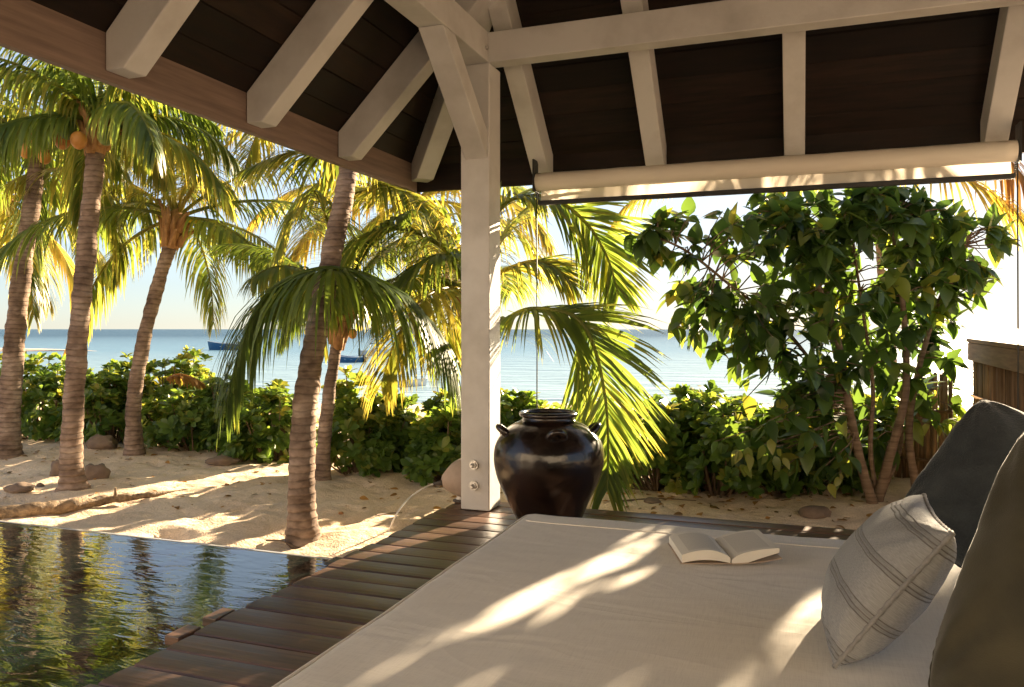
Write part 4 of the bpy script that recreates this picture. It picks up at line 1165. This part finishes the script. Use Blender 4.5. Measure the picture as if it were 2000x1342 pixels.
def palm(label, path, rb, rt, crown=None, seed=0, n=16, L=2.0, LL=0.6, hang=0.55, azs=None, tint=0.42, heroes=(), nutspec=(), els=(1.25, -0.55), boot=True, width=0.029, nl=68, dry=0, avoid=None, bootr=1.0, flare=1.7):
    path = [Vector(p) for p in path]
    org = Vector((path[0].x, path[0].y, ground_z(path[0].x, path[0].y)))
    path[0].z = org.z - 0.06
    root = empty('palm_tree', org); tag(root, label, 'palm tree', 'coconut palms on the sand')
    trunk_mesh(path, rb, rt, root, org, seed, flare)
    c = path[-1]; axis_ = path[-1] - path[-2]
    if boot: boots(c, axis_, rt * bootr, 0.26 * bootr, root, org, seed)
    rng = random.Random(seed)
    for k in range(n):
        az = k * 2.39996 + seed + rng.uniform(-0.2, 0.2)
        u = (k + 0.5) / n
        el = els[0] + (els[1] - els[0]) * u + rng.uniform(-0.12, 0.12)
        if avoid and avoid(az, el): continue
        if math.cos(az - math.atan2(-CY, SY)) > 0.72 and el < 1.0 and seed in (1, 2, 3): continue
        P = arc_path(c + axis_.normalized() * 0.05, az, el, L * rng.uniform(0.85, 1.1), rng.uniform(1.0, 1.5) * (0.75 + 0.35 * u))
        frond('frond', P, root, org, LL, nl, hang * rng.uniform(0.8, 1.2), seed * 100 + k, width, 0.020, 'dryfrond' if k >= n - dry else 'frond', tint + rng.uniform(-0.14, 0.2), 0.16)
    for i, hp in enumerate(heroes):
        kw = dict(hp[1]) if len(hp) > 1 else {}
        frond('frond', hp[0], root, org, seed=seed * 100 + 70 + i, **{**dict(LL=LL, n=nl + 14, hang=hang, tint=tint, width=width), **kw})
    nuts(c, nutspec, root, org)
    return root
def A(*pts): return [at(*p) for p in pts]

palm('leftmost coconut palm, its thick trunk cut by the left picture edge', A((14, 888, 8.2), (24, 720, 8.25), (42, 540, 8.35), (62, 400, 8.45), (80, 265, 8.5)), 0.125, 0.085, seed=1, n=20, L=1.9, LL=0.62, hang=0.95, els=(1.25, -0.6),
     nutspec=[(0.10, -0.24, -0.08, 'nut_o', 0.085), (-0.17, -0.18, -0.14, 'nut_o', 0.09), (0.24, -0.2, -0.12, 'nut_g', 0.095), (0.0, -0.26, -0.22, 'nut_o', 0.085), (0.17, -0.22, -0.28, 'nut_o', 0.075)])
palm('palm with knobby flared trunk base standing between two rocks', A((143, 960, 6.35), (140, 880, 6.36), (148, 720, 6.42), (166, 520, 6.5), (184, 330, 6.6), (191, 248, 6.64)), 0.098, 0.078, seed=2, flare=2.1, n=18, L=1.35, LL=0.50, hang=1.0, els=(1.3, -0.05),
     nutspec=[(-0.17, -0.15, -0.06, 'nut_g', 0.085), (0.16, -0.18, -0.12, 'nut_g', 0.08), (-0.05, -0.2, -0.16, 'nut_o', 0.075), (-0.24, -0.1, -0.14, 'nut_o', 0.075)])
palm('curving slim palm with orange leaf bases below its open crown', A((262, 893, 8.1), (262, 780, 8.1), (282, 660, 8.15), (310, 550, 8.2), (332, 480, 8.25), (342, 435, 8.3)), 0.085, 0.075, seed=3, n=22, L=2.25, LL=0.62, hang=0.7, els=(1.45, -0.2), tint=0.55, bootr=1.2)
palm('big leaning palm rising from the sand beside the deck', A((593, 1052, 4.93), (590, 930, 5.0), (600, 760, 5.18), (628, 600, 5.42), (655, 460, 5.68), (676, 360, 5.9), (690, 200, 6.25), (694, 80, 6.5)), 0.100, 0.075, seed=4, n=11, L=2.1, LL=0.6, hang=0.5, els=(1.2, 0.1), tint=0.58,
     avoid=lambda az, el: math.cos(az) > 0.1,
     heroes=[(A((694, 90, 6.5), (660, 190, 6.35), (640, 290, 6.2), (560, 300, 6.1), (480, 330, 6.0)), dict(tint=0.62, LL=0.5)),
             (A((694, 90, 6.5), (720, 230, 6.7), (740, 330, 6.7), (800, 380, 6.6), (870, 450, 6.5)), dict(tint=0.62, LL=0.55, hang=0.35)),
             (A((694, 90, 6.5), (690, 240, 6.6), (650, 330, 6.6), (580, 400, 6.5), (540, 500, 6.4)), dict(tint=0.6, LL=0.5))])
palm('slender palm behind the big leaning one, its low crown arching both ways', A((628, 938, 6.85), (634, 850, 6.86), (645, 750, 6.88), (660, 660, 6.9), (664, 625, 6.9)), 0.066, 0.055, seed=5, n=9, L=1.3, LL=0.5, hang=0.6, els=(1.35, 0.55), tint=0.42,
     heroes=[(A((664, 620, 6.9), (690, 560, 6.0), (668, 527, 5.15), (600, 530, 4.95), (525, 570, 4.95), (475, 660, 5.0), (442, 790, 5.05)), dict(LL=0.74, hang=0.95, tint=0.30, n=84, start=0.22, width=0.026)),
             (A((664, 620, 6.9), (640, 560, 6.1), (632, 528, 5.2), (700, 532, 5.1), (790, 575, 5.15), (850, 645, 5.2), (885, 730, 5.25)), dict(LL=0.74, hang=0.95, tint=0.26, n=84, start=0.22, width=0.026)),
             (A((664, 620, 6.9), (690, 560, 7.1), (760, 560, 7.3), (830, 620, 7.4)), dict(tint=0.5)),
             (A((664, 620, 6.9), (640, 560, 7.1), (590, 580, 7.2), (550, 660, 7.2)), dict(tint=0.3, hang=0.9))],
     nutspec=[(0.12, -0.05, -0.12, 'nut_o', 0.045)])
palm('bushy low palm behind the white post, fronds on both sides', A((925, 930, 6.9), (930, 800, 6.9), (928, 680, 6.85), (922, 590, 6.8)), 0.085, 0.075, seed=6, avoid=lambda az, el: (math.sin(az) < -0.15 and el > 0.25) or (math.cos(az - YAW) > 0.25 and el < 1.1), n=24, L=1.75, LL=0.66, hang=0.4, els=(1.3, 0.25), tint=0.56,
     heroes=[(A((930, 600, 6.6), (960, 655, 6.0), (1000, 618, 5.7), (1047, 603, 5.5), (1121, 618, 5.4), (1159, 673, 5.35), (1181, 767, 5.3), (1188, 860, 5.3), (1186, 955, 5.3)), dict(LL=0.68, hang=0.13, tint=0.47, n=135, lift=0.0, start=0.16, width=0.024, twist=0.92, cull=False)),
             (A((925, 600, 6.6), (950, 470, 6.4), (990, 395, 6.3), (1070, 385, 6.1), (1140, 430, 6.0), (1185, 500, 5.95), (1208, 575, 5.9)), dict(LL=0.64, hang=0.12, tint=0.47, n=100, width=0.026, twist=0.85, cull=False)),
             (A((925, 600, 6.6), (960, 545, 6.4), (1030, 512, 6.2), (1080, 520, 6.1), (1120, 555, 6.05)), dict(LL=0.5, hang=0.25, tint=0.6, n=70, width=0.024, twist=0.4)),
             (A((925, 600, 6.7), (880, 500, 6.5), (800, 450, 6.4), (720, 460, 6.3), (660, 520, 6.2)), dict(LL=0.6, hang=0.45, tint=0.5)),
             (A((925, 600, 6.7), (890, 520, 6.3), (850, 500, 6.1), (790, 540, 6.0), (740, 610, 5.95)), dict(LL=0.6, hang=0.55, tint=0.38)),
             (A((925, 600, 6.7), (880, 440, 6.7), (800, 380, 6.7), (720, 370, 6.7), (650, 400, 6.7)), dict(LL=0.55, hang=0.4, tint=0.66))])
palm('far palm tinted sunlit yellow, seen between the leaning trunk and the post', A((930, 850, 11.0), (915, 650, 11.0), (860, 480, 11.0), (810, 400, 11.0)), 0.11, 0.09, seed=8, n=15, L=2.6, LL=0.75, hang=0.55, els=(1.2, -0.4), tint=0.64, width=0.045)  # crown tint pushed to yellow to stand for sunlight on it
palm('palm behind the broadleaf tree with yellowing fronds hanging under the eave', A((1730, 900, 9.0), (1735, 700, 9.0), (1725, 450, 9.0), (1715, 240, 9.0), (1712, 170, 9.0)), 0.11, 0.085, seed=9, n=8, L=2.0, LL=0.7, hang=0.6, els=(1.2, 0.3), tint=0.55, width=0.04,
     heroes=[(A((1712, 160, 9.0), (1760, 230, 8.2), (1810, 300, 7.6), (1880, 345, 7.3), (1960, 390, 7.2), (2030, 460, 7.1)), dict(LL=0.78, hang=0.5, tint=0.86, n=60, width=0.03)),
             (A((1712, 160, 9.0), (1660, 240, 8.6), (1600, 310, 8.4), (1540, 350, 8.3), (1480, 410, 8.2)), dict(LL=0.6, hang=0.6, tint=0.85)),
             (A((1712, 160, 9.0), (1500, 230, 9.0), (1350, 320, 9.0), (1240, 390, 9.0), (1180, 470, 9.0)), dict(LL=0.6, hang=0.4, tint=0.8)),
             (A((1712, 160, 9.0), (1840, 200, 8.0), (1950, 290, 7.4), (2040, 400, 7.0)), dict(mat='dryfrond', LL=0.8, hang=0.7, tint=0.4, n=44))])
palm('hazy yellow palm crown in the background behind the leftmost trunk', A((-70, 860, 12.0), (-50, 650, 12.0), (-20, 480, 12.0), (5, 400, 12.0)), 0.12, 0.09, seed=11, n=15, L=2.5, LL=0.75, hang=0.7, els=(1.1, -0.5), tint=0.68, width=0.045)

# ------------------------------------------------------------------ broadleaf tree
tb = onz(1692, 985, SAND_Z); 
tr = empty('broadleaf_tree', (tb.x, tb.y, SAND_Z - 0.02)); TO = Vector((tb.x, tb.y, SAND_Z - 0.02))
tag(tr, 'many-stemmed broadleaf tree with large glossy leaves against the low sun', 'tree')
TD = 5.95
stems = [
 [(1706, 990, 5.85), (1680, 900, 5.85), (1655, 780, 5.85), (1640, 680, 5.9), (1600, 560, 5.95), (1560, 440, 6.0)],
 [(1712, 985, 5.95), (1735, 900, 5.95), (1765, 790, 6.0), (1770, 700, 6.05), (1760, 560, 6.05), (1740, 430, 6.05)],
 [(1716, 985, 6.0), (1700, 880, 6.0), (1705, 760, 6.0), (1690, 640, 6.0), (1670, 500, 6.0), (1660, 400, 6.0)],
 [(1790, 960, 6.05), (1775, 850, 6.1), (1790, 740, 6.2), (1830, 600, 6.2), (1880, 480, 6.2)],
 [(1702, 985, 6.0), (1670, 880, 6.15), (1620, 760, 6.2), (1530, 640, 6.1), (1430, 560, 5.95), (1340, 490, 5.85), (1260, 455, 5.8)],
 [(1720, 975, 6.1), (1760, 850, 6.3), (1720, 720, 6.5), (1600, 600, 6.6), (1500, 480, 6.6)],
]
branches = []
for i, sp_ in enumerate(stems):
    C = catmull([at(*p) for p in sp_], 40)
    branches.append(C)
    rr = [0.030 * (1 - 0.75 * k / 40) + 0.004 for k in range(41)]
    if i in (0, 1): rr = [r * 1.2 for r in rr]
    if i in (2, 4, 5): rr = [r * 0.62 for r in rr]
    mb = MB().tube(C, [r * (1 + 0.05 * math.sin(k * 2.1)) for k, r in enumerate(rr)], 10)
    mesh_obj('trunk', [tuple(Vector(v) - TO) for v in mb.V], mb.F, M['stem'], tr, True)
rng = np.random.default_rng(5)
# leaf clusters: (px, py, depth, px radius x, px radius y, depth radius, clusters)
LOBES = [(1600, 560, 6.0, 260, 170, 0.55, 70), (1700, 470, 6.0, 190, 110, 0.45, 40), (1500, 450, 5.95, 150, 85, 0.4, 26), (1300, 455, 5.85, 85, 60, 0.22, 12), (1260, 460, 5.85, 50, 30, 0.15, 5),
         (1370, 620, 5.8, 75, 80, 0.3, 12), (1330, 560, 5.8, 40, 80, 0.2, 6), (1560, 710, 5.9, 160, 100, 0.45, 34), (1780, 650, 6.1, 110, 110, 0.4, 24), (1860, 520, 6.2, 75, 90, 0.3, 13), (1920, 465, 6.2, 55, 35, 0.2, 6),
         (1510, 840, 5.8, 150, 80, 0.35, 17), (1560, 900, 5.65, 120, 40, 0.25, 7), (1660, 800, 6.3, 180, 110, 0.3, 26), (1820, 760, 6.5, 90, 90, 0.2, 10), (1650, 420, 6.0, 160, 50, 0.4, 16), (1650, 640, 6.3, 200, 140, 0.3, 26)]
tips = []
for (px, py, d, ax_, ay_, ad_, n) in LOBES:
    for _ in range(int(n * (1.05 if px < 1450 or n > 60 else 1.2))):
        v = rng.normal(0, 1, 3); v /= np.linalg.norm(v); q = rng.uniform(0.25, 1.0) ** 0.5
        tips.append((at(px + v[0] * ax_ * q, py + v[1] * ay_ * q, d + v[2] * ad_ * q)))
# fill the crown until it shades the bed as densely as the photograph shows
cov = {}
def land(p):
    t = (p.z - BED_Z) / SUN_DIR.z
    return p.x - t * SUN_DIR.x, p.y - t * SUN_DIR.y
def cell(p):
    x, y = land(p); return (int(math.floor(x / 0.14)), int(math.floor(y / 0.42)))
for p in tips: cov[cell(p)] = cov.get(cell(p), 0) + 1
wts = np.array([l[6] for l in LOBES], float); wts /= wts.sum()
for _ in range(16000):
    px, py, d, ax_, ay_, ad_, n = LOBES[rng.choice(len(LOBES), p=wts)]
    v = rng.normal(0, 1, 3); v /= np.linalg.norm(v); q = rng.uniform(0.1, 1.0) ** 0.5
    p = at(px + v[0] * ax_ * q, py + v[1] * ay_ * q, d + v[2] * ad_ * q)
    x, y = land(p)
    if not (-1.15 < x < 1.3 and -0.3 < y < 3.2) or cov.get(cell(p), 0) >= 3: continue
    if lit_gap(np.array([tuple(p)]), 0.05)[0]: continue
    cov[cell(p)] = cov.get(cell(p), 0) + 1; tips.append(p)
print('tips', len(tips))
allp = [p for C in branches for p in C[12:]]
mb = MB(); LPp, LD, LU, LS, LT = [], [], [], [], []
for tp_ in tips:
    nb = min(allp, key=lambda p: (p - tp_).length_squared)
    midp = nb.lerp(tp_, 0.5) + Vector(rng.normal(0, 0.03, 3)) + Vector((0, 0, 0.03))
    C = catmull([nb, midp, tp_], 5)
    mb.tube([p - TO for p in C], [0.0062, 0.0056, 0.005, 0.0042, 0.0035, 0.0025], 5, cap=False)
    out = (tp_ - nb); out = out.normalized() if out.length > 1e-3 else Vector((0, 0, 1))
    k = rng.integers(6, 10)
    tn = float(np.clip(rng.normal(0.34, 0.18), 0, 0.8))
    for q in range(k):
        a = q * 2.4 + rng.uniform(-0.4, 0.4)
        e1 = out.orthogonal().normalized(); e2 = out.cross(e1)
        dv = (e1 * math.cos(a) + e2 * math.sin(a)) * 0.85 + out * rng.uniform(0.1, 0.8) + Vector((0, 0, rng.uniform(-0.85, 0.05)))
        base = C[5].lerp(C[3], rng.uniform(0, 1)) 
        LPp.append(tuple(base)); LD.append(tuple(dv.normalized())); LU.append((rng.normal(0, 0.35), rng.normal(0, 0.35), 1.0))
        LS.append(rng.uniform(0.5, 1.3)); LT.append(float(np.clip(tn + rng.normal(0, 0.1) + (0.5 if rng.uniform() < 0.03 else 0), 0, 1)))
# a few low leaves, tinted yellow to look backlit
for (px, py) in ((1445, 930), (1455, 900), (1505, 905), (1525, 920), (1490, 885), (1640, 950), (1620, 960), (1440, 905)):
    for q in range(2):
        LPp.append(tuple(at(px + rng.uniform(-15, 15), py - 25 + rng.uniform(-10, 10), 5.55))); LD.append((rng.normal(0, 0.4), rng.normal(0, 0.4), -0.8)); LU.append((rng.normal(0, .5), -1.0, 0.5)); LS.append(rng.uniform(0.55, 0.9)); LT.append(rng.uniform(0.6, 0.95))
tw = mb.build('twigs', M['stem'], tr, True); tw['kind'] = 'stuff'
LPp = np.array(LPp); LD = np.array(LD); LU = np.array(LU); LS = np.array(LS); LT = np.array(LT)
keep = ~(lit_gap(LPp + LD * 0.03, -0.05) | lit_gap(LPp + LD * 0.12, -0.05))
LPp, LD, LU, LS, LT = LPp[keep], LD[keep], LU[keep], LS[keep], LT[keep]
TLT = leaf_template(0.165, 0.098, 0.22, 0.2, 'ovate', 6)
rot = rot_from(LD, LU)
dist = (LPp - np.array(CAM)) @ np.array([-SY, CY, 0])
order = np.argsort(dist - LS * 0.5)
big = order[:300]; rest = order[300:]
scatter('foliage', TLT, LPp[rest], rot[rest], LS[rest], M['treeleaf'], tr, LT[rest], tuple(TO))['kind'] = 'stuff'
lm = []
for t in np.linspace(0.05, 0.9, 10):
    me = bpy.data.meshes.new('leaf'); me.from_pydata(TLT[0].tolist(), [], TLT[1].tolist()); me.materials.append(M['treeleaf'])
    me.polygons.foreach_set('use_smooth', [True] * len(me.polygons)); set_tint(me, [t] * len(TLT[0])); lm.append(me)
for i in big:
    o = bpy.data.objects.new('leaf', lm[int(np.clip(round((LT[i] - 0.05) / 0.85 * 9), 0, 9))]); link(o, tr)
    m4 = Matrix(rot[i].tolist()).to_4x4() @ Matrix.Scale(float(LS[i]), 4); m4.translation = Vector(LPp[i]) - TO
    o.matrix_local = m4

# ------------------------------------------------------------------ reed fences
def fence(name, label, pts, z0, ztops, n, cap=None):
    org = Vector((pts[0][0], pts[0][1], z0))
    root = empty(name, org); tag(root, label, 'fence')
    rm = []
    for k in range(4):
        me_ = MB().tube([(0, 0, 0), (0, 0, 0.33), (0.002 * (k - 1), 0, 0.66), (0, 0, 1)], [0.0135, 0.0150, 0.0135, 0.0145], 8)
        m = bpy.data.meshes.new('reed'); m.from_pydata([tuple(v) for v in me_.V], [], me_.F); m.materials.append(M['reed']); m.polygons.foreach_set('use_smooth', [True] * len(m.polygons)); rm.append(m)
    a = Vector((*pts[0], 0)); b2 = Vector((*pts[1], 0))
    for i in range(n):
        t = (i + 0.5) / n; p = a.lerp(b2, t)
        o = bpy.data.objects.new('reed', rm[i % 4]); link(o, root)
        o.location = (p.x - org.x + random.uniform(-.006, .006), p.y - org.y + random.uniform(-.006, .006), 0)
        o.scale = (random.uniform(0.8, 1.2),) * 2 + (ztops[0] + (ztops[1] - ztops[0]) * t - z0 + random.uniform(-0.015, 0.015),)
        o.rotation_euler = (R(random.uniform(-.6, .6)), R(random.uniform(-.6, .6)), 0)
    dr = (b2 - a).normalized(); nr = Vector((-dr.y, dr.x, 0))
    for h in (0.25, 0.75):
        P = [a + nr * 0.022, b2 + nr * 0.022]
        z = z0 + (min(ztops) - z0) * h
        MB().tube([(p.x - org.x, p.y - org.y, z - z0) for p in P], 0.014, 8).build('rail', M['reed'], root, True)
    if cap:
        w, hh = cap
        for q, (off, ww, h0, h1) in enumerate(((0, w, 0.0, hh), (0.0, w * 1.25, hh + 0.002, hh + 0.035))):
            V = []
            for p, zt in ((a - dr * 0.03, ztops[0]), (b2 + dr * 0.03, ztops[1])):
                for s_, zz in ((-1, h0), (1, h0), (1, h1), (-1, h1)):
                    V.append(tuple(p + nr * ww / 2 * s_ + Vector((0, 0, zt + zz)) - org))
            bevel(mesh_obj('cap_board', V, [(0, 3, 2, 1), (4, 5, 6, 7), (0, 1, 5, 4), (1, 2, 6, 5), (2, 3, 7, 6), (3, 0, 4, 7)], M['capboard'], root), 0.006)
    return root
fence('reed_fence', 'brown reed fence with wide cap boards behind the pillows', ((1.38, 5.35), (1.38, 7.55)), -0.2, (0.86, 0.89), 78, (0.10, 0.15))
fa = at(1862, 760, 6.75); fb = at(1748, 800, 7.05)
fence('low_reed_fence', 'lower reed fence half hidden behind the tree trunks', ((fa.x, fa.y), (fb.x, fb.y)), -0.2, (0.80, 0.66), 24)

# ------------------------------------------------------------------ rocks, log, litter on the sand
def rock(px, py, w, h, label, seed, name='rock', mat='rock', dr=0.8):
    c = onz(px, py, SAND_Z); d = fwd.dot(c)
    sx = w / 2 * d / FPX; sz = h * d / FPX * 0.75
    o = lump(name, (c.x, c.y, ground_z(c.x, c.y) + sz * 0.25), sx, sx * dr, sz, M[mat], seed, rz=YAW, amp=0.35)
    tag(o, label, 'rock' if name == 'rock' else 'husk', 'rocks lying on the sand' if name == 'rock' else None)
    return o
rock(118, 934, 40, 34, 'brown rock at the left foot of the knobby palm', 1)
rock(190, 938, 46, 32, 'brown rock at the right foot of the knobby palm', 2)
rock(40, 966, 54, 16, 'small flat dark stone at the left edge of the sand', 3)
rock(78, 955, 16, 7, 'tiny dark pebble beside the flat dark stone', 9)
rock(198, 882, 56, 26, 'low mound of rock behind the knobby palm', 4)
rock(434, 906, 58, 16, 'flat reddish rock lying before the hedge', 5, dr=0.6)
rock(666, 1008, 10, 5, 'dry seed husk on the sand right of the leaning palm', 6, 'husk', 'dry')
rock(443, 947, 9, 4, 'dry seed husk alone on the open sand', 7, 'husk', 'dry')
rock(1590, 1005, 60, 20, 'dark stone at the back edge of the deck under the tree', 8)
rock(1275, 985, 34, 12, 'small brown stone under the shrubs right of the jar', 12)
lg = [onz(-15, 1012, SAND_Z), onz(90, 1000, SAND_Z), onz(200, 983, SAND_Z), onz(290, 972, SAND_Z), onz(366, 960, SAND_Z)]
org = Vector((lg[0].x, lg[0].y, SAND_Z))
lo = empty('driftwood_log', org); tag(lo, 'tapering driftwood log half sunk in the sand by the pool', 'log')
C = catmull([p + Vector((0, 0, 0.02 if i else 0.03)) for i, p in enumerate(lg)], 60)
mb = MB().tube(C, [max(0.008, 0.055 * (1 - (i / 60) ** 1.6)) for i in range(61)], 16)
for i, v in enumerate(mb.V):
    k = min(i // 16, 60); dv = Vector(v) - C[k]
    if dv.length > 1e-4:
        q = mnoise.noise(Vector(v) * 9) * 0.02 + mnoise.noise(Vector(v) * 28) * 0.008
        mb.V[i] = tuple(Vector(v) + dv.normalized() * q * min(1, dv.length / 0.03))
mesh_obj('log', [tuple(Vector(v) - org) for v in mb.V], mb.F, M['drift'], lo, True)
mb = MB().tube([C[34] - org, C[34] - org + Vector((0.02, -0.02, 0.09))], [0.016, 0.006], 8); mb.build('branch_stub', M['drift'], lo, True)
def stick(pts, r, label):
    P = [onz(px, py, SAND_Z + 0.012) for px, py in pts]; P = [Vector((p.x, p.y, ground_z(p.x, p.y) + 0.012)) for p in P]
    o_ = P[0].copy(); C = catmull(P, 14)
    s_ = mesh_obj('fallen_twig', [], [], None)
    mb = MB().tube([c - o_ for c in C], [r * (1 - 0.6 * i / 14) for i in range(15)], 6)
    me = bpy.data.meshes.new('fallen_twig'); me.from_pydata([tuple(v) for v in mb.V], [], mb.F); me.materials.append(M['twig']); s_.data = me; s_.location = o_
    tag(s_, label, 'twig')
stick([(520, 1052), (550, 1056), (580, 1062)], 0.006, 'thin dark twig at the foot of the big leaning palm')
stick([(735, 1010), (760, 1002), (785, 1000)], 0.006, 'thin twig on the sand left of the deck corner')
stick([(1210, 985), (1290, 972), (1360, 975)], 0.008, 'fallen branch under the shrubs behind the deck')
# fallen leaves and bits along the hedge foot
lr_ = np.random.default_rng(44); pp, dd_, uu, ss, tt_ = [], [], [], [], []
for _ in range(420):
    px = lr_.uniform(-20, 1750); 
    if 980 < px < 1180: continue
    py = lr_.uniform(0, 1) ** 2.2 * 120 + (880 if px < 900 else 965)
    p = onz(px, py, SAND_Z)
    if p.y < 3.9 or (p.x > -2.3 and p.y < 5.1): continue
    z = ground_z(p.x, p.y) + 0.008
    pp.append((p.x, p.y, z)); a_ = lr_.uniform(0, 6.28); dd_.append((math.cos(a_), math.sin(a_), lr_.uniform(-0.1, 0.25))); uu.append((lr_.normal(0, .3), lr_.normal(0, .3), 1)); ss.append(lr_.uniform(0.18, 0.55)); tt_.append(lr_.uniform(0.1, 1))
lit = scatter('leaf_litter', TLT, np.array(pp), rot_from(np.array(dd_), np.array(uu)), np.array(ss), M['dryfrond'], None, np.array(tt_), (0, 0, 0))
tag(lit, 'dry fallen leaves strewn over the sand along the hedge', 'leaf litter', None, 'stuff')
# dead brown leaf bundle caught in the hedge
c = at(345, 745, 8.55); dz = empty('dead_frond', c); tag(dz, 'dead brown palm frond caught on the hedge top', 'dead frond')
frond('leaflets', [c + rgt * -0.1 + Vector((0, 0, 0.02)), c + Vector((0, 0, 0.07)), c + rgt * 0.14 + Vector((0, 0, 0.05)), c + rgt * 0.28 - Vector((0, 0, 0.02))], dz, c, LL=0.2, n=26, hang=0.7, seed=3, width=0.04, mat='dryfrond', tint=0.55)

# ------------------------------------------------------------------ boats
def boat(label, px, py, L, hullmat, canopy=None, rz=0.0, cabin=False, seed=0):
    c = onz(px, py, SEA_Z); root = empty('boat', (c.x, c.y, SEA_Z), rz + YAW); tag(root, label, 'boat', 'small boats moored off the beach')
    Bm = L * 0.30; H = L * 0.13
    V = []; F = []; n = 15; m = 7
    for i in range(n):
        t = i / (n - 1); x = (t - 0.5) * L
        w = Bm / 2 * (min(1, (1 - t) * 2.6) ** 0.6) * (0.85 + 0.15 * min(1, t * 4)); sh = H * (1 + 0.55 * t ** 3)
        for k in range(m):
            q = math.pi * k / (m - 1) - math.pi / 2
            V.append((x + 0.06 * L * t ** 4 * (1 - math.cos(q)), w * math.sin(q), -0.10 * L + (sh + 0.10 * L) * (1 - math.cos(q) ** 0.7)))
    for i in range(n - 1):
        for k in range(m - 1): F.append((i * m + k, i * m + k + 1, (i + 1) * m + k + 1, (i + 1) * m + k))
    F.append(tuple(range(m)))
    hull = mesh_obj('hull', V, F, M[hullmat], root, True)
    for s_ in (0, m - 1):
        MB().tube([Vector(V[i * m + s_]) for i in range(n)], L * 0.008, 6).build('gunwale', M['boat_white'], root, True)
    for t in (0.3, 0.52, 0.7):
        w = Bm / 2 * (min(1, (1 - t) * 2.6) ** 0.6) * 0.95
        MB().box(((t - 0.5) * L - L * 0.03, -w, H * 0.55), ((t - 0.5) * L + L * 0.03, w, H * 0.65)).build('seat', M['boat_white'], root)
    MB().box((-L * 0.54, -L * 0.025, -0.05 * L), (-L * 0.49, L * 0.025, H * 1.55)).build('outboard_motor', M['black'], root)
    if canopy:
        zt = H + L * 0.20
        cv = []; cf = []
        for i in range(7):
            for k in range(7):
                cv.append((-L * 0.22 + L * 0.42 * i / 6, (k / 6 - 0.5) * Bm * 0.95, zt + L * 0.02 * math.sin(math.pi * k / 6)))
        for i in range(6):
            for k in range(6): cf.append((i * 7 + k, (i + 1) * 7 + k, (i + 1) * 7 + k + 1, i * 7 + k + 1))
        co = mesh_obj('canopy', cv, cf, M[canopy], root, True); sm = co.modifiers.new('thick', 'SOLIDIFY'); sm.thickness = L * 0.012
        for x in (-0.2, 0.18):
            for y in (-0.4, 0.4):
                MB().tube([(x * L, y * Bm, H * 0.8), (x * L, y * Bm, zt)], L * 0.006, 6).build('canopy_pole', M['boat_white'], root, True)
    if cabin:
        bevel(MB().box((-L * 0.05, -Bm * 0.30, H * 0.7), (L * 0.20, Bm * 0.30, H * 1.75)).build('cabin', M['boat_white'], root), L * 0.015)
    return root
boat('dark blue open boat farthest left on the water', 452, 683, 7.6, 'boat_blue', rz=math.pi)
boat('white boat with blue canopy seen through the arching frond', 738, 694, 5.0, 'boat_white', 'boat_blue', rz=0.3, cabin=True)
boat('low blue boat just right of the slender palm trunk', 682, 707, 4.2, 'boat_blue', rz=2.6)
boat('pale dinghy nearest the shore behind the frond tips', 792, 754, 2.5, 'boat_white', rz=0.2)
